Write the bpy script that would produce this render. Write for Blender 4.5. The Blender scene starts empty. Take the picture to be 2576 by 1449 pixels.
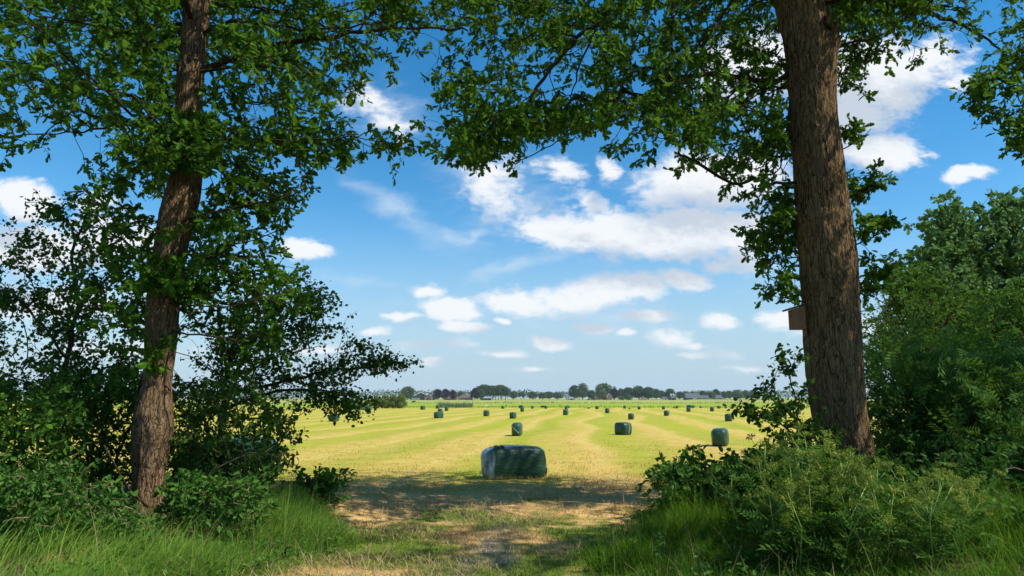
import bpy, math, random
import numpy as np
from mathutils import Vector

rng = np.random.default_rng(11)
random.seed(5)
SC = bpy.context.scene
COL = SC.collection
rad = math.radians

# ------------------------------------------------------------------ camera
EYE = 1.75
PITCH = math.atan(440.0 / 2731.0)
F, CX, CY = 1717.5, 1288.0, 724.5            # in units of a 2576 px wide picture
CP, SP = math.cos(PITCH), math.sin(PITCH)
cam_d = bpy.data.cameras.new('camera')
cam_d.sensor_width = 36.0
cam_d.lens = 24.0
cam_d.clip_start = 0.05
cam_d.clip_end = 20000.0
cam = bpy.data.objects.new('camera', cam_d)
cam.location = (0, 0, EYE)
cam.rotation_euler = (math.pi / 2 + PITCH, 0, 0)
COL.objects.link(cam)
SC.camera = cam
CAM = np.array([0.0, 0.0, EYE])


def ray(px, py):
    a = (px - CX) / F
    b = (py - CY) / F
    return np.array([a, CP + b * SP, SP - b * CP])


def at(px, py, Y):                            # world point seen at a 2576-px position, Y metres ahead
    d = ray(px, py)
    return CAM + d * (Y / d[1])


K4 = 2576.0 / 4096.0


def at4(px, py, Y):
    return at(px * K4, py * K4, Y)


def sstep(a, b, x):
    t = np.clip((np.asarray(x, float) - a) / (b - a), 0, 1)
    return t * t * (3 - 2 * t)


# ------------------------------------------------------------------ value noise
def _hash(ix, iy, iz, seed):
    h = (ix * 374761393 + iy * 668265263 + iz * 1274126177 + seed * 974711) & 0xFFFFFFFF
    h = ((h ^ (h >> 13)) * 1103515245) & 0xFFFFFFFF
    h = (h ^ (h >> 16)) & 0xFFFF
    return h / 65535.0


def vnoise(p, seed=0):
    p = np.asarray(p, float)
    i = np.floor(p).astype(np.int64)
    f = p - i
    f = f * f * (3 - 2 * f)
    r = 0
    for dx in (0, 1):
        for dy in (0, 1):
            for dz in (0, 1):
                w = (f[..., 0] if dx else 1 - f[..., 0]) * (f[..., 1] if dy else 1 - f[..., 1]) * (f[..., 2] if dz else 1 - f[..., 2])
                r = r + w * _hash(i[..., 0] + dx, i[..., 1] + dy, i[..., 2] + dz, seed)
    return r


def fbm(p, seed=0, oct=4, gain=0.5):
    p = np.asarray(p, float)
    a, s, t = 1.0, 0.0, 0.0
    for k in range(oct):
        s = s + a * vnoise(p * 2 ** k, seed + k * 17)
        t += a
        a *= gain
    return s / t


# ------------------------------------------------------------------ ground height
def ground_z(x, y):
    x = np.asarray(x, float)
    y = np.asarray(y, float)
    z = -0.8 * (1 - np.exp(-np.maximum(y - 14, 0) / 32.0))
    edge = sstep(14.5, 11.5, y) * sstep(0.0, 4.0, y)
    lb = sstep(-1.7, -4.3, x + 0.35 * np.sin(y * 0.9)) * edge
    rb = sstep(1.9, 5.0, x + 0.3 * np.sin(y * 0.8 + 1)) * edge
    z = z + 0.24 * lb + 0.30 * rb
    near = sstep(40, 20, y)
    q = np.stack([x * 0.8, y * 0.8, np.zeros_like(x)], -1)
    z = z + near * 0.05 * (vnoise(q, 3) - 0.5) + near * 0.035 * (vnoise(q * 3.1, 4) - 0.5)
    return z


def gz(x, y):
    return float(ground_z(np.array([x]), np.array([y]))[0])


def on_ground4(px, py):                       # where the ray through a 4096-px point meets the ground
    d = ray(px * K4, py * K4)
    t = 5.0
    for _ in range(4000):
        p = CAM + d * t
        if p[2] <= gz(p[0], p[1]):
            break
        t *= 1.004
    lo, hi = t / 1.004, t
    for _ in range(30):
        m = (lo + hi) / 2
        p = CAM + d * m
        if p[2] <= gz(p[0], p[1]):
            hi = m
        else:
            lo = m
    return CAM + d * hi


# ------------------------------------------------------------------ objects
def tag(o, label=None, cat=None, group=None, kind=None):
    if label:
        o['label'] = label
    if cat:
        o['category'] = cat
    if group:
        o['group'] = group
    if kind:
        o['kind'] = kind
    return o


def link(name, me, mat=None, parent=None):
    o = bpy.data.objects.new(name, me)
    COL.objects.link(o)
    if mat is not None:
        for m in (mat if isinstance(mat, (list, tuple)) else [mat]):
            me.materials.append(m)
    if parent is not None:
        o.parent = parent
    return o


def empty(name, loc=(0, 0, 0), rz=0.0):
    o = bpy.data.objects.new(name, None)
    o.empty_display_size = 0.1
    o.location = tuple(float(v) for v in loc)
    o.rotation_euler = (0, 0, rz)
    COL.objects.link(o)
    return o


def np_mesh(name, V, loops, starts, tint=None, smooth=False, mats=None):
    me = bpy.data.meshes.new(name)
    V = np.ascontiguousarray(V, np.float32)
    loops = np.ascontiguousarray(loops, np.int32)
    starts = np.ascontiguousarray(starts, np.int32)
    me.vertices.add(len(V))
    me.vertices.foreach_set('co', V.ravel())
    me.loops.add(len(loops))
    me.loops.foreach_set('vertex_index', loops)
    me.polygons.add(len(starts))
    me.polygons.foreach_set('loop_start', starts)
    if mats is not None:
        me.polygons.foreach_set('material_index', np.ascontiguousarray(mats, np.int32))
    me.polygons.foreach_set('use_smooth', np.full(len(starts), bool(smooth)))
    if tint is not None:
        a = me.attributes.new('tint', 'FLOAT', 'POINT')
        a.data.foreach_set('value', np.ascontiguousarray(tint, np.float32))
    me.update(calc_edges=True)
    me.validate()
    return me


class MB:
    """collects simple solids; build() links them as one mesh"""
    def __init__(s):
        s.v, s.f = [], []

    def add(s, vs, fs):
        n = len(s.v)
        s.v += [tuple(map(float, v)) for v in vs]
        s.f += [tuple(n + i for i in f) for f in fs]
        return s

    def box(s, c, d, rz=0.0):
        cx, cy, cz = c
        hx, hy, hz = d[0] / 2, d[1] / 2, d[2] / 2
        co, si = math.cos(rz), math.sin(rz)
        vs = []
        for z in (-hz, hz):
            for x, y in ((-hx, -hy), (hx, -hy), (hx, hy), (-hx, hy)):
                vs.append((cx + x * co - y * si, cy + x * si + y * co, cz + z))
        return s.add(vs, [(3, 2, 1, 0), (4, 5, 6, 7), (0, 1, 5, 4), (1, 2, 6, 5), (2, 3, 7, 6), (3, 0, 4, 7)])

    def prism_y(s, poly, y0, y1):             # polygon in xz (counter-clockwise from -y), pulled along y
        n = len(poly)
        vs = [(x, y0, z) for x, z in poly] + [(x, y1, z) for x, z in poly]
        fs = [tuple(range(n)), tuple(range(2 * n - 1, n - 1, -1))]
        for i in range(n):
            j = (i + 1) % n
            fs.append((j, i, n + i, n + j))
        return s.add(vs, fs)

    def prism_x(s, poly, x0, x1):             # polygon in yz, pulled along x
        n = len(poly)
        vs = [(x0, y, z) for y, z in poly] + [(x1, y, z) for y, z in poly]
        fs = [tuple(range(n - 1, -1, -1)), tuple(range(n, 2 * n))]
        for i in range(n):
            j = (i + 1) % n
            fs.append((i, j, n + j, n + i))
        return s.add(vs, fs)

    def tube(s, pts, rs, n=8, cap=True):
        pts = [np.array(p, float) for p in pts]
        if not hasattr(rs, '__len__'):
            rs = [rs] * len(pts)
        base = len(s.v)
        up = np.array([0.31, 0.17, 0.93])
        for i, p in enumerate(pts):
            t = pts[min(i + 1, len(pts) - 1)] - pts[max(i - 1, 0)]
            t /= np.linalg.norm(t) + 1e-9
            a = np.cross(t, up if abs(t @ up) < 0.95 else np.array([1.0, 0, 0]))
            a /= np.linalg.norm(a)
            b = np.cross(t, a)
            for k in range(n):
                w = 2 * math.pi * k / n
                s.v.append(tuple(p + rs[i] * (math.cos(w) * a + math.sin(w) * b)))
        for i in range(len(pts) - 1):
            for k in range(n):
                k2 = (k + 1) % n
                s.f.append((base + i * n + k, base + i * n + k2, base + (i + 1) * n + k2, base + (i + 1) * n + k))
        if cap:
            s.f.append(tuple(base + k for k in range(n - 1, -1, -1)))
            s.f.append(tuple(base + (len(pts) - 1) * n + k for k in range(n)))
        return s

    def ball(s, c, r, seg=10, rings=7):
        c = np.array(c, float)
        r = np.array(r if hasattr(r, '__len__') else (r, r, r), float)
        base = len(s.v)
        s.v.append(tuple(c + r * np.array([0, 0, 1])))
        for i in range(1, rings):
            a = math.pi * i / rings
            for k in range(seg):
                w = 2 * math.pi * k / seg
                s.v.append(tuple(c + r * np.array([math.sin(a) * math.cos(w), math.sin(a) * math.sin(w), math.cos(a)])))
        s.v.append(tuple(c - r * np.array([0, 0, 1])))
        last = len(s.v) - 1
        for k in range(seg):
            s.f.append((base, base + 1 + k, base + 1 + (k + 1) % seg))
            q = base + 1 + (rings - 2) * seg
            s.f.append((last, q + (k + 1) % seg, q + k))
        for i in range(rings - 2):
            for k in range(seg):
                k2 = (k + 1) % seg
                s.f.append((base + 1 + i * seg + k, base + 1 + (i + 1) * seg + k, base + 1 + (i + 1) * seg + k2, base + 1 + i * seg + k2))
        return s

    def build(s, name, mat, parent=None, smooth=False):
        me = bpy.data.meshes.new(name)
        me.from_pydata(s.v, [], s.f)
        me.polygons.foreach_set('use_smooth', [smooth] * len(me.polygons))
        me.update()
        return link(name, me, mat, parent)


# ------------------------------------------------------------------ node helpers
class NT:
    def __init__(s, tree):
        s.t = tree

    def n(s, typ, ins=None, **kw):
        nd = s.t.nodes.new(typ)
        for k, v in kw.items():
            setattr(nd, k, v)
        for k, v in (ins or {}).items():
            s.set(nd, k, v)
        return nd

    def set(s, nd, k, v):
        if isinstance(v, bpy.types.NodeSocket):
            s.t.links.new(v, nd.inputs[k])
        elif isinstance(v, bpy.types.Node):
            s.t.links.new(v.outputs[0], nd.inputs[k])
        else:
            nd.inputs[k].default_value = v

    def math(s, op, a, b=0.0, c=0.0, clamp=False):
        nd = s.n('ShaderNodeMath', {0: a, 1: b, 2: c}, operation=op)
        nd.use_clamp = clamp
        return nd.outputs[0]

    def vmath(s, op, a, b=(0, 0, 0)):
        nd = s.n('ShaderNodeVectorMath', {0: a, 1: b}, operation=op)
        return nd.outputs['Value'] if op in ('LENGTH', 'DOT_PRODUCT', 'DISTANCE') else nd.outputs[0]

    def mix(s, f, a, b, blend='MIX'):
        nd = s.n('ShaderNodeMix', data_type='RGBA', blend_type=blend)
        s.set(nd, 0, f)
        s.set(nd, 6, a)
        s.set(nd, 7, b)
        return nd.outputs[2]

    def noise(s, vec, scale, detail=3.0, rough=0.55, dist=0.0):
        nd = s.n('ShaderNodeTexNoise', {'Vector': vec, 'Scale': scale, 'Detail': detail, 'Roughness': rough, 'Distortion': dist})
        return nd.outputs[0]

    def smooth(s, x, a, b, lo=0.0, hi=1.0):
        nd = s.n('ShaderNodeMapRange', {'Value': x, 'From Min': a, 'From Max': b, 'To Min': lo, 'To Max': hi}, interpolation_type='SMOOTHSTEP')
        return nd.outputs[0]

    def lin(s, x, a, b, lo=0.0, hi=1.0):
        nd = s.n('ShaderNodeMapRange', {'Value': x, 'From Min': a, 'From Max': b, 'To Min': lo, 'To Max': hi})
        return nd.outputs[0]

    def scale(s, vec, sc):
        return s.vmath('MULTIPLY', vec, sc)


def rgb(r, g, b):
    return (r, g, b, 1.0)


def new_mat(name):
    m = bpy.data.materials.new(name)
    m.use_nodes = True
    m.node_tree.nodes.clear()
    return m, NT(m.node_tree)


def finish(nt, shader, disp=None):
    o = nt.n('ShaderNodeOutputMaterial', {'Surface': shader})
    return o


def plain_mat(name, c1, c2=None, scale=4.0, rough=0.8, bump=0.2, stretch=(1, 1, 1), spec=0.3, metallic=0.0):
    m, t = new_mat(name)
    c2 = c2 or tuple(v * 0.75 for v in c1)
    co = t.n('ShaderNodeTexCoord').outputs['Object']
    v = t.scale(co, stretch)
    nz = t.noise(v, scale, 5, 0.6)
    col = t.mix(t.smooth(nz, 0.3, 0.7), rgb(*c1), rgb(*c2))
    bp = t.n('ShaderNodeBump', {'Height': nz, 'Strength': bump, 'Distance': 0.02})
    p = t.n('ShaderNodeBsdfPrincipled', {'Base Color': col, 'Roughness': rough, 'Metallic': metallic, 'Specular IOR Level': spec, 'Normal': bp.outputs[0]})
    finish(t, p.outputs[0])
    return m


def leaf_mat(name, c1, c2, trans=0.35, tcol=(0.16, 0.30, 0.03), rough=0.6, spec=0.10):
    m, t = new_mat(name)
    a = t.n('ShaderNodeAttribute', attribute_name='tint').outputs['Fac']
    col = t.mix(a, rgb(*c1), rgb(*c2))
    p = t.n('ShaderNodeBsdfPrincipled', {'Base Color': col, 'Roughness': rough, 'Specular IOR Level': spec})
    tc = t.mix(0.5, col, rgb(*tcol))
    tr = t.n('ShaderNodeBsdfTranslucent', {'Color': tc})
    mx = t.n('ShaderNodeMixShader', {0: trans, 1: p.outputs[0], 2: tr.outputs[0]})
    finish(t, mx.outputs[0])
    return m


def bark_mat(name, dark, light, sc=16.0, vstretch=0.22, moss=0.0):
    m, t = new_mat(name)
    co = t.n('ShaderNodeTexCoord').outputs['Object']
    wob = t.noise(co, 3.0, 3)
    wv = t.vmath('ADD', co, t.scale(t.n('ShaderNodeTexNoise', {'Vector': co, 'Scale': 6.0, 'Detail': 2.0}).outputs['Color'], (0.07, 0.07, 0.15)))
    v = t.scale(wv, (1, 1, vstretch))
    vo = t.n('ShaderNodeTexVoronoi', {'Vector': v, 'Scale': sc}, feature='DISTANCE_TO_EDGE').outputs['Distance']
    rn = t.noise(t.scale(wv, (1, 1, vstretch * 0.55)), sc * 0.95, 2, 0.5, 0.25)
    rn2 = t.noise(t.scale(wv, (1, 1, vstretch * 0.9)), sc * 2.1, 2, 0.5, 0.2)
    fur = t.smooth(t.math('ABSOLUTE', t.math('SUBTRACT', rn, 0.5)), 0.0, 0.045)
    fur2 = t.smooth(t.math('ABSOLUTE', t.math('SUBTRACT', rn2, 0.5)), 0.0, 0.035, 0.5, 1.0)
    ridge = t.math('MULTIPLY', t.math('MULTIPLY', fur, fur2), t.smooth(vo, 0.0, 0.10, 0.55, 1.0))
    fine = t.noise(t.scale(co, (1, 1, 0.4)), 60.0, 4, 0.65)
    big = t.noise(co, 2.2, 3)
    h = t.math('ADD', ridge, t.math('MULTIPLY', fine, 0.5))
    col = t.mix(t.math('MULTIPLY', ridge, t.lin(fine, 0.2, 0.8, 0.45, 1.0)), rgb(*dark), rgb(*light))
    col = t.mix(t.lin(big, 0.35, 0.7, 0.0, 0.5), col, rgb(*(v * 0.6 for v in light)))
    if moss:
        col = t.mix(t.lin(t.noise(co, 7.0, 4), 0.5, 0.75, 0.0, moss), col, rgb(0.06, 0.075, 0.03))
    bp = t.n('ShaderNodeBump', {'Height': h, 'Strength': 1.0, 'Distance': 0.022})
    p = t.n('ShaderNodeBsdfPrincipled', {'Base Color': col, 'Roughness': 0.95, 'Specular IOR Level': 0.03, 'Normal': bp.outputs[0]})
    finish(t, p.outputs[0])
    return m


M = {}
M['oak_leaf'] = leaf_mat('oak_leaf', (0.009, 0.042, 0.002), (0.090, 0.215, 0.010), 0.36, tcol=(0.20, 0.36, 0.03))
M['aspen_leaf'] = leaf_mat('aspen_leaf', (0.009, 0.040, 0.004), (0.050, 0.130, 0.012), 0.30)
M['bramble_leaf'] = leaf_mat('bramble_leaf', (0.018, 0.070, 0.010), (0.095, 0.20, 0.026), 0.30)
M['hazel_leaf'] = leaf_mat('hazel_leaf', (0.018, 0.070, 0.006), (0.090, 0.185, 0.018), 0.34)
M['rowan_leaf'] = leaf_mat('rowan_leaf', (0.022, 0.075, 0.008), (0.12, 0.23, 0.035), 0.32)
M['poplar_leaf'] = leaf_mat('poplar_leaf', (0.060, 0.145, 0.030), (0.18, 0.31, 0.085), 0.32, tcol=(0.12, 0.22, 0.06))
M['willow_leaf'] = leaf_mat('willow_leaf', (0.09, 0.14, 0.03), (0.17, 0.22, 0.05), 0.3)
M['parsley_leaf'] = leaf_mat('parsley_leaf', (0.024, 0.080, 0.007), (0.070, 0.145, 0.018), 0.33)
M['parsley_head'] = leaf_mat('parsley_head', (0.10, 0.17, 0.012), (0.27, 0.32, 0.040), 0.3, tcol=(0.25, 0.3, 0.08))
M['stem_green'] = plain_mat('stem_green', (0.26, 0.35, 0.06), (0.18, 0.25, 0.045), 10, 0.6)
M['bark_right'] = bark_mat('bark_oak_pale', (0.024, 0.0135, 0.006), (0.30, 0.19, 0.095), 15, 0.2, 0.15)
M['bark_left'] = bark_mat('bark_oak_brown', (0.026, 0.015, 0.007), (0.31, 0.20, 0.110), 20, 0.22, 0.1)
M['bark_thin'] = plain_mat('bark_thin', (0.030, 0.021, 0.012), (0.055, 0.039, 0.023), 14, 0.9, spec=0.05)
M['twig'] = plain_mat('twig', (0.15, 0.10, 0.06), (0.24, 0.17, 0.11), 20, 0.8)
M['far_bark'] = plain_mat('far_bark', (0.06, 0.05, 0.04), (0.09, 0.08, 0.06), 2, 0.9)

# ------------------------------------------------------------------ leaf shapes: half outlines (x, y), mirrored on the midrib
OAK = [(0, 0), (.05, .12), (.17, .20), (.09, .30), (.25, .42), (.13, .52), (.29, .66), (.16, .75), (.19, .88), (0, 1.0)]
OAK_S = [(0, 0), (.16, .2), (.09, .32), (.27, .6), (.14, .74), (0, 1.0)]
ROUND = [(0, -.12), (.02, .02), (.30, .10), (.43, .38), (.30, .72), (0, 1.0)]
OVAL = [(0, 0), (.22, .18), (.29, .45), (.17, .78), (0, 1.0)]
LANCE = [(0, 0), (.14, .25), (.12, .6), (0, 1.0)]
DIAM = [(0, 0), (.3, .5), (0, 1.0)]


def template(half, fold=0.35, droop=0.22):
    n = len(half)
    vs = [(x, y) for x, y in half] + [(-x, y) for x, y in half[1:-1]]
    V = np.array([(x, y, fold * abs(x) - droop * y * y) for x, y in vs])
    right = list(range(n))
    left = [0] + [n + i for i in range(n - 2)] + [n - 1]
    polys = [right, left[::-1]]
    return V, polys


def pinnate(pairs=5):
    """a compound leaf: leaflets on a stalk"""
    V, polys = [], []
    def leaflet(o, d, L, w):
        o = np.array(o); d = np.array(d) / np.linalg.norm(d)
        s = np.array([-d[1], d[0]])
        b = len(V)
        for q in (o, o + d * L * .4 + s * w, o + d * L, o + d * L * .4 - s * w):
            V.append((q[0], q[1], 0.25 * abs(q[0]) - 0.25 * q[1] ** 2))
        polys.append([b, b + 3, b + 2, b + 1])
    for i in range(pairs):
        y = .2 + .65 * i / (pairs - 1)
        L = .33 - .12 * abs(i / (pairs - 1) - .4)
        for sg in (-1, 1):
            leaflet((0, y), (sg, .45), L, .05)
    leaflet((0, .85), (0, 1), .28, .05)
    b = len(V)
    for q in ((-.008, 0), (.008, 0), (.006, .9), (-.006, .9)):
        V.append((q[0], q[1], -0.25 * q[1] ** 2))
    polys.append([b, b + 1, b + 2, b + 3])
    return np.array(V), polys


TPL = {'oak': template(OAK), 'oak_s': template(OAK_S), 'round': template(ROUND, .25, .12), 'oval': template(OVAL, .35, .2), 'lance': template(LANCE, .4, .3), 'diam': template(DIAM, .3, .1), 'pinnate': pinnate(5)}


def unit(a):
    return a / (np.linalg.norm(a, axis=-1, keepdims=True) + 1e-9)


def leaves_mesh(name, tpl, pos, axis, nrm, size, tint):
    T, polys = TPL[tpl]
    N, m = len(pos), len(T)
    axis = unit(axis)
    nrm = unit(nrm - (nrm * axis).sum(-1, keepdims=True) * axis)
    side = np.cross(axis, nrm)
    sz = size[:, None, None]
    V = pos[:, None, :] + sz * (T[None, :, 0:1] * side[:, None, :] + T[None, :, 1:2] * axis[:, None, :] + T[None, :, 2:3] * nrm[:, None, :])
    pl = np.concatenate([np.array(p) for p in polys])
    st = np.cumsum([0] + [len(p) for p in polys])[:-1]
    loops = (pl[None, :] + (np.arange(N) * m)[:, None]).ravel()
    starts = (st[None, :] + (np.arange(N) * len(pl))[:, None]).ravel()
    return np_mesh(name, V.reshape(-1, 3), loops, starts, np.repeat(tint, m))


def segs_mesh(name, A, B, ra, rb, n=5):
    """many thin tapered branch pieces as one mesh"""
    A = np.asarray(A, float); B = np.asarray(B, float)
    d = unit(B - A)
    ref = np.where(np.abs(d[:, 2:3]) < 0.9, np.array([[0, 0, 1.0]]), np.array([[1.0, 0, 0]]))
    a = unit(np.cross(d, ref))
    b = np.cross(d, a)
    w = 2 * np.pi * np.arange(n) / n
    ring = np.cos(w)[None, :, None] * a[:, None, :] + np.sin(w)[None, :, None] * b[:, None, :]
    A2 = A - d * np.minimum(ra, 0.02)[:, None] * 0.5
    V = np.concatenate([A2[:, None, :] + ring * ra[:, None, None], B[:, None, :] + ring * rb[:, None, None]], 1)
    N = len(A)
    k = np.arange(n)
    q = np.stack([k, (k + 1) % n, n + (k + 1) % n, n + k], 1).ravel()
    loops = (q[None, :] + (np.arange(N) * 2 * n)[:, None]).ravel()
    starts = np.arange(N * n) * 4
    return np_mesh(name, V.reshape(-1, 3), loops, starts, smooth=True)


# ------------------------------------------------------------------ branching
class Skeleton:
    def __init__(s, seed=0):
        s.r = np.random.default_rng(seed)
        N = 90000
        s.P = np.zeros((N, 3)); s.par = np.full(N, -1); s.L = np.zeros(N); s.fix = np.zeros(N); s.trunk = np.zeros(N, bool)
        s.n = 0
        s.tips = []

    def _add(s, p, par, fix=0.0, trunk=False):
        i = s.n
        s.P[i] = p; s.par[i] = par; s.fix[i] = fix; s.trunk[i] = trunk
        s.L[i] = 0.0 if (par < 0 or trunk) else s.L[par] + np.linalg.norm(p - s.P[par])
        s.n += 1
        return i

    def limb(s, pts, r0, r1, trunk=False, attach=True, wob=0.05):
        pts = [np.array(p, float) for p in pts]
        par = -1
        if attach and s.n:
            par = int(np.argmin(((s.P[:s.n] - pts[0]) ** 2).sum(1)))
        tot = sum(np.linalg.norm(pts[i + 1] - pts[i]) for i in range(len(pts) - 1))
        # smooth (Catmull-Rom)
        Q = []
        for i in range(len(pts) - 1):
            p0, p1, p2, p3 = pts[max(i - 1, 0)], pts[i], pts[i + 1], pts[min(i + 2, len(pts) - 1)]
            m = max(2, int(np.linalg.norm(p2 - p1) / 0.16))
            for k in range(m):
                u = k / m
                Q.append(0.5 * (2 * p1 + (p2 - p0) * u + (2 * p0 - 5 * p1 + 4 * p2 - p3) * u * u + (3 * p1 - p0 - 3 * p2 + p3) * u ** 3))
        Q.append(pts[-1])
        for i, q in enumerate(Q):
            u = i / max(1, len(Q) - 1)
            jit = 0 if trunk else s.r.normal(0, wob * 0.35, 3) * min(1, u * 3)
            par = s._add(q + jit, par, r0 + (r1 - r0) * u, trunk)
        return par

    def grow(s, targets, alpha=0.35, step=0.16, bend=0.25):
        T = np.asarray(targets, float)
        base = s.P[:s.n]
        d0 = np.array([((base - t) ** 2).sum(1).min() for t in T])
        for t in T[np.argsort(d0)]:
            dv = s.P[:s.n] - t
            dist = np.sqrt((dv ** 2).sum(1))
            i = int(np.argmin(dist + alpha * s.L[:s.n]))
            p0 = s.P[i]
            L = dist[i]
            if L < 0.02:
                continue
            pd = unit(p0 - s.P[s.par[i]]) if s.par[i] >= 0 and not s.trunk[i] else unit(t - p0)
            c1 = p0 + pd * L * bend
            c2 = p0 * 0.3 + t * 0.7 + np.array([0, 0, 0.12 * L]) + s.r.normal(0, 0.06 * L, 3)
            m = max(2, int(L / step))
            par = i
            for k in range(1, m + 1):
                u = k / m
                q = (1 - u) ** 3 * p0 + 3 * (1 - u) ** 2 * u * c1 + 3 * (1 - u) * u * u * c2 + u ** 3 * t
                if k < m:
                    q = q + s.r.normal(0, 0.012, 3)
                par = s._add(q, par)
            s.tips.append(par)

    def radii(s, tip_r=0.0028, expo=0.45):
        n = s.n
        cnt = np.zeros(n)
        cnt[s.tips] = 1
        for i in range(n - 1, -1, -1):
            if s.par[i] >= 0:
                cnt[s.par[i]] += cnt[i]
        s.cnt = cnt
        rr = np.maximum(tip_r * np.maximum(cnt, 0.6) ** expo, s.fix[:n])
        return rr

    def branch_mesh(s, name, tip_r=0.0028, expo=0.45, n=5):
        rr = s.radii(tip_r, expo)
        i = np.arange(s.n)
        ok = (s.par[:s.n] >= 0) & ~s.trunk[:s.n]
        i = i[ok]
        p = s.par[i]
        ra = np.where(s.trunk[p], rr[i] * 1.25, np.minimum(rr[p], rr[i] * 1.6))
        return segs_mesh(name, s.P[p], s.P[i], ra, rr[i], n)

    def leaf_set(s, per_tip, spread, size, along=0.5, up=0.75, flop=0.15, out=0.55, thin=2.5):
        """positions and directions for leaves at the tips and along the thin twigs"""
        r = s.r
        tips = np.array(s.tips)
        d = unit(s.P[tips] - s.P[s.par[tips]])
        k = r.integers(int(per_tip * 0.6), int(per_tip * 1.4) + 1, len(tips))
        idx = np.repeat(np.arange(len(tips)), k)
        b = np.abs(r.normal(0, 1, len(idx)))
        pos = s.P[tips][idx] - d[idx] * (b * spread)[:, None] + r.normal(0, spread * 0.33, (len(idx), 3))
        dd = d[idx]
        thinn = np.where((s.cnt <= thin) & (s.par[:s.n] >= 0) & ~s.trunk[:s.n])[0]
        thinn = thinn[r.random(len(thinn)) < along]
        d2 = unit(s.P[thinn] - s.P[s.par[thinn]])
        pos = np.concatenate([pos, s.P[thinn] + r.normal(0, .015, (len(thinn), 3))])
        dd = np.concatenate([dd, d2])
        N = len(pos)
        ax = unit(dd * out + r.normal(0, 0.6, (N, 3)) + np.array([0, 0, -flop]))
        nr = unit(np.array([0, 0, up * .55]) + r.normal(0, 0.7, (N, 3)))
        sz = size * np.clip(np.exp(r.normal(0, 0.36, N)), .45, 1.6)
        ti = np.clip(r.normal(0.42, 0.32, N), 0, 1)
        return pos, ax, nr, sz, ti


def in_poly(poly, p):
    x, y = p
    c = False
    n = len(poly)
    for i in range(n):
        x1, y1 = poly[i]
        x2, y2 = poly[(i + 1) % n]
        if (y1 > y) != (y2 > y) and x < (x2 - x1) * (y - y1) / (y2 - y1) + x1:
            c = not c
    return c


def clumps(r, poly, depth, sd, n_cl, per, rad_h=0.42, rad_v=0.2, zmin=None):
    """spray targets: flattened clumps of twig tips spread through a region that has depth"""
    xs = [p[0] for p in poly]; ys = [p[1] for p in poly]
    out = []
    tries = 0
    while n_cl > 0 and tries < 200000:
        tries += 1
        q = (r.uniform(min(xs), max(xs)), r.uniform(min(ys), max(ys)))
        if not in_poly(poly, q):
            continue
        Y = float(np.clip(r.normal(depth, sd), depth - 2 * sd, depth + 2 * sd))
        c = at(q[0], q[1], Y)
        if zmin is not None and c[2] < zmin:
            continue
        n_cl -= 1
        m = max(2, int(r.normal(per, per * 0.3)))
        out.append(c + r.normal(0, 1, (m, 3)) * np.array([rad_h, rad_h, rad_v]) * 0.62)
    return np.concatenate(out)


def blob_clumps(r, c, rr, n_cl, per, rad_h=0.5, rad_v=0.25, keep=None):
    out = []
    while n_cl > 0:
        q = r.normal(0, 1, 3)
        q = q / np.linalg.norm(q) * r.random() ** (1 / 2.4)
        p = np.array(c) + q * np.array(rr)
        if keep is not None and not keep(p):
            continue
        n_cl -= 1
        out.append(p + r.normal(0, 1, (per, 3)) * np.array([rad_h, rad_h, rad_v]) * 0.62)
    return np.concatenate(out)


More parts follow.
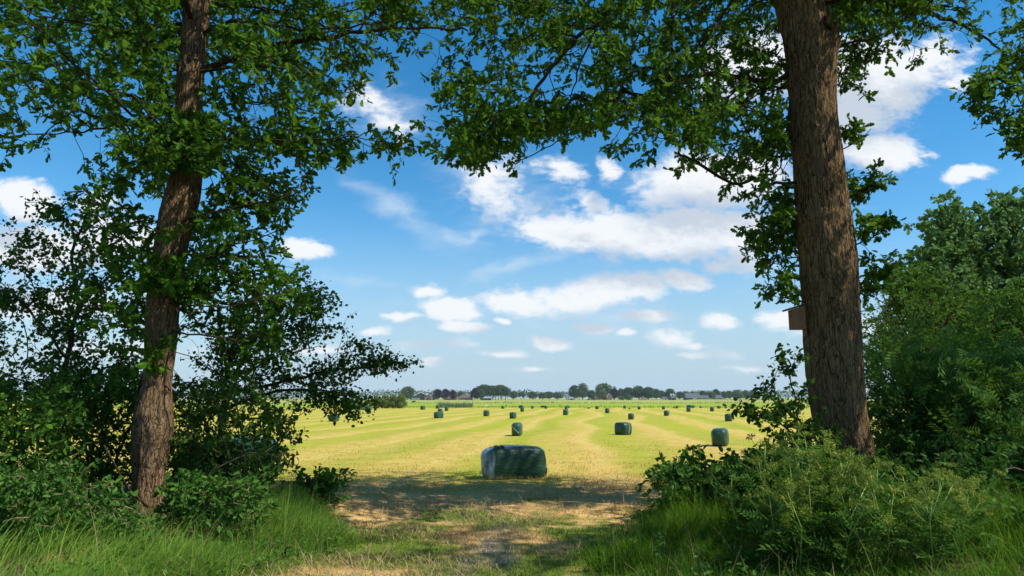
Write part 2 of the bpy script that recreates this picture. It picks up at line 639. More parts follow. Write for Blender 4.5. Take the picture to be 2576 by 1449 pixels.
# ------------------------------------------------------------------ thick trunks, swept with ridged surface
def trunk_mesh(name, prof, depth, seg=72, dz=0.03, ridge=0.02, freq=9.0, bumps=(), seed=0, ext=None, zbase=None):
    """prof: rows (y, left edge, right edge) in 2576-px units, at a depth; ext: extra (centre, radius) rows above"""
    rows = []
    for y, l, r_ in prof:
        c = at((l + r_) / 2, y, depth)
        k = np.linalg.norm(c - CAM) / np.linalg.norm(ray((l + r_) / 2, y))
        rows.append((c, 0.94 * (r_ - l) / 2 / F * k))
    rows.sort(key=lambda q: q[0][2])
    if ext:
        rows += [(np.array(c, float), rr) for c, rr in ext]
    z = np.array([q[0][2] for q in rows])
    zs = np.arange(z[0], z[-1], dz)
    X = np.interp(zs, z, [q[0][0] for q in rows]); Yc = np.interp(zs, z, [q[0][1] for q in rows]); Rr = np.interp(zs, z, [q[1] for q in rows])
    ker = np.ones(7) / 7
    sm = lambda a: np.convolve(np.pad(a, 3, mode='edge'), ker, 'valid')
    X, Yc, Rr = sm(X), sm(Yc), sm(Rr)
    th = 2 * np.pi * np.arange(seg) / seg
    TH, ZZ = np.meshgrid(th, zs)
    RR = np.repeat(Rr[:, None], seg, 1)
    cxn = np.stack([np.cos(TH) * 1.3, np.sin(TH) * 1.3, ZZ * 0.8], -1)
    RR = RR * (1 + 0.14 * (fbm(cxn * 1.6, seed, 3) - 0.5))
    wv = np.stack([np.cos(TH) * freq * 0.55, np.sin(TH) * freq * 0.55, ZZ * freq * 0.32], -1)
    rn = 1 - np.abs(fbm(wv, seed + 5, 3) * 2 - 1) * 2.2
    RR = RR + ridge * (np.clip(rn, -1, 1))
    for (bth, bz, bw, bh, amp) in bumps:
        dth = (TH - bth + np.pi) % (2 * np.pi) - np.pi
        RR = RR + amp * np.exp(-(dth / bw) ** 2 - ((ZZ - bz) / bh) ** 2)
    # root flare
    zb = zs[0]
    fl = np.exp(-(ZZ - zb) / 0.22)
    RR = RR * (1 + 0.45 * fl * (0.6 + 0.5 * np.cos(TH * 5 + seed)))
    V = np.stack([X[:, None] + RR * np.cos(TH), Yc[:, None] + RR * np.sin(TH), ZZ], -1).reshape(-1, 3)
    n = len(zs)
    i, k = np.meshgrid(np.arange(n - 1), np.arange(seg), indexing='ij')
    k2 = (k + 1) % seg
    q = np.stack([i * seg + k, i * seg + k2, (i + 1) * seg + k2, (i + 1) * seg + k], -1).reshape(-1)
    me = np_mesh(name, V, q, np.arange((n - 1) * seg) * 4, smooth=True)
    path = [np.array([X[j], Yc[j], zs[j]]) for j in range(0, n, 6)]
    return me, path, [Rr[j] for j in range(0, n, 6)]
from mathutils import Matrix


def attach(o, root):
    o.data.transform(Matrix.Translation(-Vector(root.location)))
    o.parent = root
    return o


# ================================================================== GROUND
def field_color(t):
    pos = t.n('ShaderNodeNewGeometry').outputs['Position']
    sp = t.n('ShaderNodeSeparateXYZ', {0: pos})
    x, y = sp.outputs[0], sp.outputs[1]
    flat = t.n('ShaderNodeCombineXYZ', {0: x, 1: y, 2: 0.0}).outputs[0]
    s = t.math('SUBTRACT', t.math('MULTIPLY', x, math.cos(0.125)), t.math('MULTIPLY', y, math.sin(0.125)))
    warp = t.math('MULTIPLY', t.math('SUBTRACT', t.noise(flat, 0.02, 2), 0.5), 12.0)
    fw = t.math('MULTIPLY', t.math('SUBTRACT', t.noise(flat, 0.4, 4), 0.5), 1.5)
    s2 = t.math('ADD', t.math('ADD', s, warp), fw)
    wave = t.math('SINE', t.math('MULTIPLY', s2, 2 * math.pi / 5.2))
    wave2 = t.math('SINE', t.math('MULTIPLY', s2, 2 * math.pi / 2.3))
    rowv = t.n('ShaderNodeCombineXYZ', {0: t.math('MULTIPLY', s2, 0.30), 1: t.math('MULTIPLY', y, 0.028), 2: 0.0}).outputs[0]
    n1 = t.noise(rowv, 1.0, 5, 0.62)
    n2 = t.noise(t.scale(flat, (1.0, 0.6, 1)), 1.3, 5, 0.65)
    n3 = t.noise(flat, 22.0, 4, 0.7)
    g = t.math('ADD', t.math('MULTIPLY', wave, 0.27), t.math('MULTIPLY', wave2, 0.08))
    g = t.math('ADD', g, t.math('MULTIPLY', t.math('SUBTRACT', n1, 0.5), 1.5))
    g = t.math('ADD', g, t.math('MULTIPLY', t.math('SUBTRACT', n2, 0.5), 0.7))
    g = t.math('ADD', g, t.math('MULTIPLY', t.math('SUBTRACT', n3, 0.5), 0.35))
    farg = t.smooth(y, 18.0, 60.0, -0.18, 0.02)
    green = t.smooth(t.math('ADD', g, farg), -0.70, 0.62)
    straw = t.mix(t.smooth(n2, 0.3, 0.7), rgb(0.53, 0.375, 0.100), rgb(0.43, 0.31, 0.072))
    grass = t.mix(t.smooth(n1, 0.3, 0.7), rgb(0.185, 0.265, 0.010), rgb(0.315, 0.325, 0.022))
    field = t.mix(green, straw, grass)
    wr_ = t.math('MULTIPLY', t.smooth(t.math('SINE', t.math('ADD', t.math('MULTIPLY', s2, 2 * math.pi / 5.2), 2.2)), 0.80, 0.98), t.smooth(n2, 0.42, 0.62))
    field = t.mix(t.math('MULTIPLY', wr_, 0.55), field, rgb(0.62, 0.45, 0.17))
    # trodden ground near the gateway: dry brown hay with green patches
    hay = t.mix(t.smooth(t.noise(t.scale(flat, (0.5, 1.6, 1)), 1.6, 5, 0.7), 0.32, 0.68), rgb(0.46, 0.265, 0.085), rgb(0.60, 0.40, 0.155))
    hay = t.mix(t.smooth(t.noise(flat, 2.6, 4, 0.7), 0.55, 0.75, 0.0, 0.7), hay, rgb(0.23, 0.125, 0.05))
    gp = t.math('ADD', t.noise(t.scale(flat, (0.7, 0.7, 1)), 0.9, 4, 0.6), t.smooth(y, 14.5, 8.0, -0.16, 0.10))
    near = t.mix(t.smooth(gp, 0.46, 0.60), hay, rgb(0.105, 0.150, 0.016))
    # worn pale rut in the middle of the gateway
    rx = t.math('ADD', t.math('ADD', x, 0.22), t.math('MULTIPLY', t.math('SUBTRACT', t.noise(flat, 0.9, 3), 0.5), 1.0))
    rut = t.math('MULTIPLY', t.smooth(t.math('ABSOLUTE', rx), 0.42, 0.08), t.math('MULTIPLY', t.smooth(y, 6.0, 7.4), t.smooth(y, 10.5, 9.0)))
    rut = t.math('MULTIPLY', rut, t.smooth(n2, 0.35, 0.6))
    near = t.mix(t.math('MULTIPLY', rut, 0.75), near, rgb(0.30, 0.245, 0.165))
    yy = t.math('ADD', y, t.math('MULTIPLY', t.math('SUBTRACT', t.noise(flat, 0.5, 3), 0.5), 5.0))
    col = t.mix(t.smooth(yy, 13.2, 16.2), near, field)
    # soil under the hedge banks
    bank = t.math('MAXIMUM', t.smooth(x, -2.6, -3.8), t.smooth(x, 2.2, 3.6))
    bank = t.math('MULTIPLY', bank, t.smooth(yy, 14.5, 12.5))
    soil = t.mix(n3, rgb(0.055, 0.040, 0.022), rgb(0.11, 0.075, 0.04))
    col = t.mix(bank, col, soil)
    return col, n2, n3


gm, gt = new_mat('ground')
gc, gn2, gn3 = field_color(gt)
gb = gt.n('ShaderNodeBump', {'Height': gt.math('ADD', gn3, gn2), 'Strength': 0.6, 'Distance': 0.06})
gp_ = gt.n('ShaderNodeBsdfPrincipled', {'Base Color': gc, 'Roughness': 0.95, 'Specular IOR Level': 0.1, 'Normal': gb.outputs[0]})
finish(gt, gp_.outputs[0])


def axis_pts(near, step, far, ratio):
    a = list(np.arange(0, near, step))
    while a[-1] < far:
        a.append(a[-1] + max(step, (a[-1] - near + step) * ratio))
    return np.array(a)


gx = axis_pts(14, 0.2, 6000, 0.16)
gx = np.concatenate([-gx[:0:-1], gx])
gy = np.concatenate([np.array([-400, -200, -100, -50, -25, -12, -6, -3]), axis_pts(18, 0.2, 9000, 0.06)])
GX, GY = np.meshgrid(gx, gy)
GZ = ground_z(GX, GY)
nx_, ny_ = len(gx), len(gy)
ii, jj = np.meshgrid(np.arange(ny_ - 1), np.arange(nx_ - 1), indexing='ij')
qd = np.stack([ii * nx_ + jj, ii * nx_ + jj + 1, (ii + 1) * nx_ + jj + 1, (ii + 1) * nx_ + jj], -1).reshape(-1)
gme = np_mesh('ground', np.stack([GX, GY, GZ], -1).reshape(-1, 3), qd, np.arange(len(qd) // 4) * 4, smooth=True)
ground = tag(link('ground', gme, gm), kind='structure')


def strip_sheet(name, y0, y1, x0, x1, lift, c1, c2, sc, seed):
    m, t = new_mat(name)
    pos = t.n('ShaderNodeNewGeometry').outputs['Position']
    n1 = t.noise(t.scale(pos, (0.25, 1, 1)), sc, 5, 0.65)
    n2 = t.noise(t.scale(pos, (0.03, 0.12, 1)), 1.0, 4)
    col = t.mix(t.smooth(t.math('ADD', t.math('MULTIPLY', n1, 0.4), t.math('MULTIPLY', n2, 0.6)), 0.35, 0.65), rgb(*c1), rgb(*c2))
    p = t.n('ShaderNodeBsdfPrincipled', {'Base Color': col, 'Roughness': 0.9, 'Specular IOR Level': 0.15})
    finish(t, p.outputs[0])
    xs = np.linspace(x0, x1, 160)
    wob = (vnoise(np.stack([xs * 0.02, xs * 0, xs * 0], -1), seed) - 0.5) * (y1 - y0) * 0.08
    wob2 = (vnoise(np.stack([xs * 0.015, xs * 0, xs * 0], -1), seed + 1) - 0.5) * (y1 - y0) * 0.08
    rows = []
    for u in np.linspace(0, 1, 6):
        yy = (y0 + wob) * (1 - u) + (y1 + wob2) * u
        rows.append(np.stack([xs, yy, ground_z(xs, yy) + lift], -1))
    V = np.array(rows).reshape(-1, 3)
    n = len(xs)
    i, j = np.meshgrid(np.arange(5), np.arange(n - 1), indexing='ij')
    q = np.stack([i * n + j, i * n + j + 1, (i + 1) * n + j + 1, (i + 1) * n + j], -1).reshape(-1)
    o = link(name, np_mesh(name, V, q, np.arange(len(q) // 4) * 4), m)
    return tag(o, kind='structure')


strip_sheet('meadow', 188, 332, -700, 700, 0.03, (0.20, 0.29, 0.012), (0.24, 0.31, 0.018), 0.5, 31)
strip_sheet('rough_meadow', 332, 760, -1400, 1400, 0.04, (0.33, 0.30, 0.10), (0.24, 0.29, 0.05), 0.12, 41)
strip_sheet('far_meadow', 760, 1500, -2200, 2200, 0.06, (0.17, 0.23, 0.04), (0.22, 0.27, 0.05), 0.05, 51)

# ================================================================== GRASS
def blade_mat(name, ground_based, c1=None, c2=None, trans=0.3):
    m, t = new_mat(name)
    a = t.n('ShaderNodeAttribute', attribute_name='tint').outputs['Fac']
    if ground_based:
        base, _, _ = field_color(t)
        col = t.mix(t.smooth(a, 0.45, 0.95), base, t.mix(0.35, base, rgb(0.56, 0.47, 0.17)))
        col = t.mix(t.smooth(a, 0.45, 0.05), col, t.mix(0.12, base, rgb(0.12, 0.17, 0.02)))
    else:
        col = t.mix(a, rgb(*c1), rgb(*c2))
    p = t.n('ShaderNodeBsdfPrincipled', {'Base Color': col, 'Roughness': 0.6, 'Specular IOR Level': 0.08})
    tr = t.n('ShaderNodeBsdfTranslucent', {'Color': col})
    mx = t.n('ShaderNodeMixShader', {0: trans, 1: p.outputs[0], 2: tr.outputs[0]})
    finish(t, mx.outputs[0])
    return m


def blades(name, P, length, width, lean_dir, lean, mat, segs=3, tint=None, seed=1, droop=0.7, spread=1.0):
    r = np.random.default_rng(seed)
    N = len(P)
    az = lean_dir + r.normal(0, spread, N)
    d = np.stack([np.cos(az), np.sin(az), np.zeros(N)], -1)
    wa = az + np.pi / 2 + r.normal(0, 0.6, N)
    w = np.stack([np.cos(wa), np.sin(wa), np.zeros(N)], -1)
    ln = np.clip(lean + r.normal(0, 0.25, N), 0.02, 1.5)
    rows = []
    for k in range(segs + 1):
        u = k / segs
        ang = ln * (0.35 + droop * u)
        out = length * u * np.sin(ang)
        up = length * u * np.cos(ang)
        c = P + d * out[:, None] + np.array([0, 0, 1.0]) * up[:, None]
        hw = width * 0.5 * (1 - u ** 1.6)
        if k < segs:
            rows.append(c - w * hw[:, None]); rows.append(c + w * hw[:, None])
        else:
            rows.append(c)
    V = np.stack(rows, 1)
    m = V.shape[1]
    lp, st, acc = [], [], 0
    for k in range(segs - 1):
        lp += [2 * k, 2 * k + 1, 2 * k + 3, 2 * k + 2]; st.append(acc); acc += 4
    lp += [2 * segs - 2, 2 * segs - 1, 2 * segs]; st.append(acc); acc += 3
    loops = (np.array(lp)[None] + (np.arange(N) * m)[:, None]).ravel()
    starts = (np.array(st)[None] + (np.arange(N) * acc)[:, None]).ravel()
    if tint is None:
        tint = np.clip(r.normal(0.5, 0.25, N), 0, 1)
    return link(name, np_mesh(name, V.reshape(-1, 3), loops, starts, np.repeat(tint, m)), mat)


def scatter(n, x0, x1, y0, y1, prob, seed):
    r = np.random.default_rng(seed)
    P = np.zeros((0, 2))
    while len(P) < n:
        q = np.stack([r.uniform(x0, x1, n), r.uniform(y0, y1, n)], -1)
        P = np.concatenate([P, q[r.random(n) < prob(q[:, 0], q[:, 1])]])
    P = P[:n]
    return np.stack([P[:, 0], P[:, 1], ground_z(P[:, 0], P[:, 1]) - 0.005], -1)


def left_edge(y):
    return np.interp(y, [4, 6.7, 8, 9, 10, 11.5, 13], [-3.0, -2.5, -2.0, -1.95, -2.5, -3.4, -4.6])


def right_edge(y):
    return np.interp(y, [4, 6.7, 8, 9.1, 10.3, 12, 13.5], [0.35, 0.6, 0.75, 1.1, 1.9, 2.9, 4.5])


GM_short = blade_mat('cut_grass', True, trans=0.3)
GM_left = blade_mat('tall_grass_bluish', False, (0.055, 0.145, 0.014), (0.23, 0.37, 0.050), 0.42)
GM_right = blade_mat('tall_grass_green', False, (0.040, 0.115, 0.005), (0.17, 0.29, 0.018), 0.42)
GM_dry = blade_mat('dry_hay', False, (0.22, 0.15, 0.07), (0.48, 0.36, 0.17), 0.15)

r0 = np.random.default_rng(77)
# short mown grass and stubble over the gateway and the near field
N = 150000
yy = 5.2 + 50.0 * r0.random(N) ** 2.6
xx = (r0.random(N) * 2 - 1) * (0.78 * yy + 0.5)
ok = ~((yy < 13.0) & ((xx < left_edge(yy) - 0.5) | (xx > right_edge(yy) + 0.5)))
xx, yy = xx[ok], yy[ok]
clumpn = fbm(np.stack([xx * 1.1, yy * 1.1, xx * 0], -1), 9, 3)
P = np.stack([xx, yy, ground_z(xx, yy) - 0.004], -1)
ln = (0.030 + 0.085 * np.clip((clumpn - 0.38) * 3, 0, 1)) * np.exp(r0.normal(0, 0.35, len(xx))) * (0.45 + 0.55 * sstep(24, 12, yy)) * sstep(56, 24, yy)
o = blades('cut_grass', P, ln, 0.006 + 0.0006 * yy, 0.4, 0.8, GM_short, 2, seed=3, spread=2.2)
tag(o, 'short mown grass and stubble covering the gateway and near field', 'grass', kind='stuff')
# loose dry hay lying on the ground
N = 26000
yy = 5.5 + 12 * r0.random(N) ** 1.2
xx = -0.6 + r0.normal(0, 1, N) * (0.16 * yy + 0.9)
ok = (xx > left_edge(yy) - .2) & (xx < right_edge(yy) + 2.0 * (yy > 11))
q = fbm(np.stack([xx * 0.9, yy * 1.3, xx * 0], -1), 21, 3)
ok &= r0.random(N) < np.clip((q - 0.38) * 5, 0, 1)
xx, yy = xx[ok], yy[ok]
P = np.stack([xx, yy, ground_z(xx, yy) + 0.008 + 0.03 * r0.random(len(xx))], -1)
o = blades('loose_hay', P, 0.16 * np.exp(r0.normal(0, .4, len(xx))), np.full(len(xx), 0.006), 0.0, 1.45, GM_dry, 2, seed=5, spread=3.0, droop=0.65)
tag(o, 'loose dry hay stalks lying flat along the gateway track', 'hay', kind='stuff')

# tall grass on the left bank
def left_prob(x, y):
    e = left_edge(y)
    p = sstep(e + 0.25, e - 0.25, x) * sstep(12.6, 11.2, y)
    ym = np.interp(x, [-7, -5.6, -4.4, -3.9, -3.2], [7.0, 7.4, 8.4, 10.2, 12.5])
    p = p * sstep(ym + .35, ym - .25, y) + 0.04 * p
    p = p * np.where(x < -6.5, 0.5, 1.0)
    return p * np.clip((fbm(np.stack([x * 1.2, y * 1.2, x * 0], -1), 15, 2) - 0.22) * 2.6, 0.12, 1)


P = scatter(46000, -7.5, -1.6, 4.6, 12.6, left_prob, 101)
rr = np.random.default_rng(6)
ed = sstep(0.0, 0.9, left_edge(P[:, 1]) + 0.2 - P[:, 0])
cl = fbm(P * np.array([0.9, 0.9, 0]), 33, 2)
ln = (0.07 + 0.15 * ed * np.clip(cl * 2.6 - .35, .2, 1.6)) * np.exp(rr.normal(0, 0.3, len(P)))
tint = np.clip(rr.normal(0.5, 0.22, len(P)) + (cl - .5) * .8, 0, 1)
o = blades('tall_grass', P, ln, 0.0055 + 0.005 * rr.random(len(P)), 0.3 + 2.4 * (fbm(P * np.array([.8, .8, 0]), 44, 2) - .5), 0.62 + 1.3 * (fbm(P * np.array([1.3, 1.3, 0]), 45, 2) - .5), GM_left, 4, tint=tint, seed=8, spread=0.8, droop=1.0)
tag(o, 'long fine bluish green grass leaning over on the left bank below the oak', 'grass', kind='stuff')


def right_prob(x, y):
    e = right_edge(y)
    p = sstep(e - 0.35, e + 0.4, x) * sstep(12.8, 11.6, y)
    p = p * np.where(y > 9.3, 0.35, 1.0)
    return p * np.clip((fbm(np.stack([x * 1.0, y * 1.0, x * 0], -1), 25, 2) - 0.24) * 2.4, 0.1, 1)


P = scatter(62000, 0.2, 7.5, 4.6, 12.8, right_prob, 102)
ed = sstep(0.0, 1.0, P[:, 0] - right_edge(P[:, 1]) + 0.25)
cl = fbm(P * np.array([0.8, 0.8, 0]), 34, 2)
ln = (0.08 + 0.21 * ed * np.clip(cl * 2.6 - .3, .15, 1.7)) * np.exp(rr.normal(0, 0.3, len(P)))
tint = np.clip(rr.normal(0.45, 0.22, len(P)) + (cl - .5) * .8, 0, 1)
o = blades('tall_grass', P, ln, 0.006 + 0.006 * rr.random(len(P)), 2.6 + 3 * (fbm(P * np.array([.8, .8, 0]), 46, 2) - .5), 0.5 + 1.2 * (fbm(P * np.array([1.3, 1.3, 0]), 47, 2) - .5), GM_right, 4, tint=tint, seed=9, spread=1.4, droop=1.0)
tag(o, 'long fresh green grass at the foot of the right bank below the cow parsley', 'grass', kind='stuff')

# weeds and seeding stalks among the grass of both verges
def weeds(n, prob, x0, x1, seed, label, mat):
    r = np.random.default_rng(seed)
    P = scatter(n, x0, x1, 5.0, 12.0, prob, seed)
    k = r.integers(4, 9, n)
    idx = np.repeat(np.arange(n), k)
    N = len(idx)
    a = r.uniform(0, 6.28, N)
    ax = np.stack([np.cos(a), np.sin(a), r.uniform(.1, 1.1, N)], -1)
    pos = P[idx] + np.stack([r.normal(0, .03, N), r.normal(0, .03, N), np.abs(r.normal(.05, .07, N))], -1)
    me = leaves_mesh('weeds', 'oval', pos, ax, np.tile([0, 0, 1.0], (N, 1)) + r.normal(0, .35, (N, 3)), .06 * np.clip(np.exp(r.normal(0, .35, N)), .5, 1.5), np.clip(r.normal(.5, .3, N), 0, 1))
    tag(link('weeds', me, mat), label, 'weeds', kind='stuff')


weeds(420, left_prob, -7.5, -1.6, 201, 'broad leaved weeds mixed into the grass of the left verge', M['bramble_leaf'])
weeds(420, right_prob, 0.2, 7.5, 202, 'broad leaved weeds mixed into the grass of the right verge', M['bramble_leaf'])
GM_seed = blade_mat('seed_grass', False, (0.22, 0.24, 0.07), (0.42, 0.36, 0.17), 0.35)
for prob, x0, x1, sd_, lab in ((left_prob, -7.5, -1.6, 203, 'pale seeding grass stalks standing up from the left verge'), (right_prob, 0.2, 7.5, 204, 'pale seeding grass stalks standing up from the right verge')):
    P = scatter(700, x0, x1, 5.0, 12.2, prob, sd_)
    o = blades('seed_grass', P, .38 * np.exp(rr.normal(0, .3, len(P))), np.full(len(P), .0042), 0.4, 0.45, GM_seed, 4, seed=sd_, spread=2.0, droop=.9)
    tag(o, lab, 'grass', kind='stuff')

# rough growth along the ditches across the far fields
def ditch(name, y0, dy, x0, x1, n, h, mat, label, seed):
    r = np.random.default_rng(seed)
    x = r.uniform(x0, x1, n)
    y = y0 + r.normal(0, dy, n)
    P = np.stack([x, y, ground_z(x, y)], -1)
    hh = h * (0.4 + 1.2 * fbm(np.stack([x * .05, y * 0, x * 0], -1), seed, 3)) * np.exp(r.normal(0, .3, n))
    o = blades(name, P, hh, np.full(n, 0.09 * y0 / 190), 0.0, 0.3, mat, 2, seed=seed, spread=3.0)
    return tag(o, label, 'rough grass', kind='stuff')


GM_ditch = blade_mat('ditch_grass', False, (0.10, 0.15, 0.03), (0.26, 0.27, 0.07), 0.25)
GM_reed = blade_mat('reed', False, (0.12, 0.20, 0.09), (0.20, 0.27, 0.13), 0.25)
ditch('ditch_grass', 188, 0.8, -260, 260, 9000, 0.42, GM_ditch, 'thin line of rough grass along the ditch where the mown field ends', 61)
ditch('ditch_grass', 332, 1.6, -420, 420, 7000, 0.75, GM_ditch, 'pale seeding grass line at the back of the bright green meadow', 62)
a0, a1 = on_ground4(1757, 1630), on_ground4(1892, 1630)
ditch('reed', 186, 1.2, a0[0], a1[0], 2600, 1.0, GM_reed, 'bluish green reed patch by the far bales below the farmhouse', 63)
a0, a1 = on_ground4(1362, 1643), on_ground4(1440, 1643)
ditch('reed', 150, 1.2, a0[0], a1[0], 1400, 1.3, GM_reed, 'bluish reed patch left of the willow bushes seen through twigs', 64)

# ================================================================== BALES
def bale_mat(name='bale_wrap', pale_end=False):
    m, t = new_mat(name)
    co = t.n('ShaderNodeTexCoord').outputs['Object']
    info = t.n('ShaderNodeObjectInfo').outputs['Random']
    lines = t.noise(t.scale(co, (0.7, 1.0, 26.0)), 1.6, 4, 0.65, 0.4)
    soft = t.noise(co, 3.0, 4)
    base = t.mix(t.smooth(soft, 0.3, 0.7), rgb(0.009, 0.042, 0.021), rgb(0.018, 0.064, 0.034))
    base = t.mix(t.smooth(lines, 0.52, 0.70, 0.0, 0.6), base, rgb(0.065, 0.115, 0.085))
    base = t.mix(t.lin(info, 0, 1, 0, 0.35), base, rgb(0.030, 0.085, 0.052))
    if pale_end:      # sky sheen painted pale and streaky on the stretched film at one end
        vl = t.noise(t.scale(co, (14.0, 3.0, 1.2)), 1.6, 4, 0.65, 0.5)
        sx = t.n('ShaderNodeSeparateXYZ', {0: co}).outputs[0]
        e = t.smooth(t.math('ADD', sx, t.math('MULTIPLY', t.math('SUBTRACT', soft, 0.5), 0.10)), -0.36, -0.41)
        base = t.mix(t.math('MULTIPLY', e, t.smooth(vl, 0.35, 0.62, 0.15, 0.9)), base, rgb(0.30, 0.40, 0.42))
    wr = t.noise(t.scale(co, (2.2, 2.2, 5.0)), 2.4, 4, 0.6, 1.2)
    h = t.math('ADD', t.math('MULTIPLY', lines, 0.25), wr)
    bp = t.n('ShaderNodeBump', {'Height': h, 'Strength': 0.45, 'Distance': 0.05})
    p = t.n('ShaderNodeBsdfPrincipled', {'Base Color': base, 'Roughness': t.lin(lines, 0.3, 0.7, 0.30, 0.45), 'Specular IOR Level': 0.28, 'Coat Weight': 0.14, 'Coat Roughness': 0.18, 'Normal': bp.outputs[0]})
    finish(t, p.outputs[0])
    return m


M['bale'] = bale_mat()
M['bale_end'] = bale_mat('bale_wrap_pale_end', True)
M['film'] = plain_mat('film_dark', (0.02, 0.045, 0.035), (0.035, 0.07, 0.055), 6, 0.4, 0.4, spec=0.5)
M['film_pale'] = plain_mat('film_pale', (0.30, 0.38, 0.38), (0.12, 0.19, 0.18), 9, 0.3, 0.4, (1, 1, .3), spec=0.6)


def bale_mesh(seed, n=18):
    """unit box 1x1x1 standing on z=0, softly bulging, with pinched ends and creases"""
    r = np.random.default_rng(seed)
    vs, fs, idx = [], [], {}
    def vid(p):
        k = tuple(np.round(p, 5))
        if k not in idx:
            idx[k] = len(vs)
            vs.append(p)
        return idx[k]
    lin_ = np.linspace(-1, 1, n + 1)
    lin_ = np.sign(lin_) * np.abs(lin_) ** 0.8
    for axis in range(3):
        for sg in (-1, 1):
            for i in range(n):
                for j in range(n):
                    q = []
                    for di, dj in ((0, 0), (1, 0), (1, 1), (0, 1)):
                        p = np.zeros(3)
                        p[axis] = sg
                        p[(axis + 1) % 3] = lin_[i + di]
                        p[(axis + 2) % 3] = lin_[j + dj]
                        q.append(vid(p))
                    fs.append(q if sg > 0 else q[::-1])
    V = np.array(vs)
    k = 5.8
    nrm = (np.abs(V) ** k).sum(1) ** (1 / k)
    W = V / nrm[:, None] * (0.35 + 0.65 * np.abs(V).max(1) / 1)[:, None]
    b = 1 - np.clip(np.abs(V), 0, 1) ** 2.2
    W[:, 0] *= 1 + 0.10 * b[:, 1] * b[:, 2]
    W[:, 1] *= 1 + 0.10 * b[:, 0] * b[:, 2]
    W[:, 2] *= 1 + np.where(V[:, 2] > 0, 0.07, 0.0) * b[:, 0]
    nz = fbm(W * 1.7 + seed * 3.1, seed, 3) - 0.5
    cr = 1 - np.abs(fbm(W * np.array([2.2, 2.2, 2.8]) + seed, seed + 3, 2) * 2 - 1) * 3
    d = unit(W)
    W = W + d * (0.10 * nz + 0.022 * np.clip(cr, 0, 1))[:, None] * (0.35 + 0.65 * sstep(-1, -0.3, W[:, 2]))[:, None]
    W = W * 0.5
    W[:, 2] = np.maximum(W[:, 2], -0.485) + 0.485
    W[:, 2] /= W[:, 2].max()
    W[:, 0] /= np.ptp(W[:, 0]); W[:, 1] /= np.ptp(W[:, 1])
    me = bpy.data.meshes.new('silage_bale')
    me.from_pydata([tuple(p) for p in W], [], fs)
    me.polygons.foreach_set('use_smooth', [True] * len(me.polygons))
    me.update()
    me.materials.append(M['bale'])
    return me


BME = [bale_mesh(s) for s in (3, 8, 14, 21, 33)]
BALES_4K = []


def bale(xl, xr, yt, yb, frac, label, k=0, group='wrapped bales scattered over the mown field', deep=1.5, name='silage_bale', H=None):
    c = on_ground4((xl + xr) / 2, yb)
    d = c[1]
    scale = d / (2731.0 * CP)
    w = (xr - xl) * scale
    h = H if H else (yb - yt) * scale * 1.0
    az = math.atan2(c[0], d)
    right = frac >= 0
    f = abs(frac)
    th = math.asin(min(0.85, f * w / deep))
    a = (1 - f) * w / math.cos(th)
    th2 = th + az if right else th - az
    rz = -th2 if right else th2
    # the front bottom edge sits on the traced line: push the centre back
    back = (a * abs(math.sin(rz)) + deep * abs(math.cos(rz))) / 2
    x = c[0] + math.tan(az) * back
    y = d + back
    o = bpy.data.objects.new(name, BME[k % len(BME)])
    COL.objects.link(o)
    o.scale = (a, deep, h)
    o.rotation_euler = (0, 0, rz)
    o.location = (x, y, gz(x, y) - 0.012)
    tag(o, label, 'bale', group)
    return o


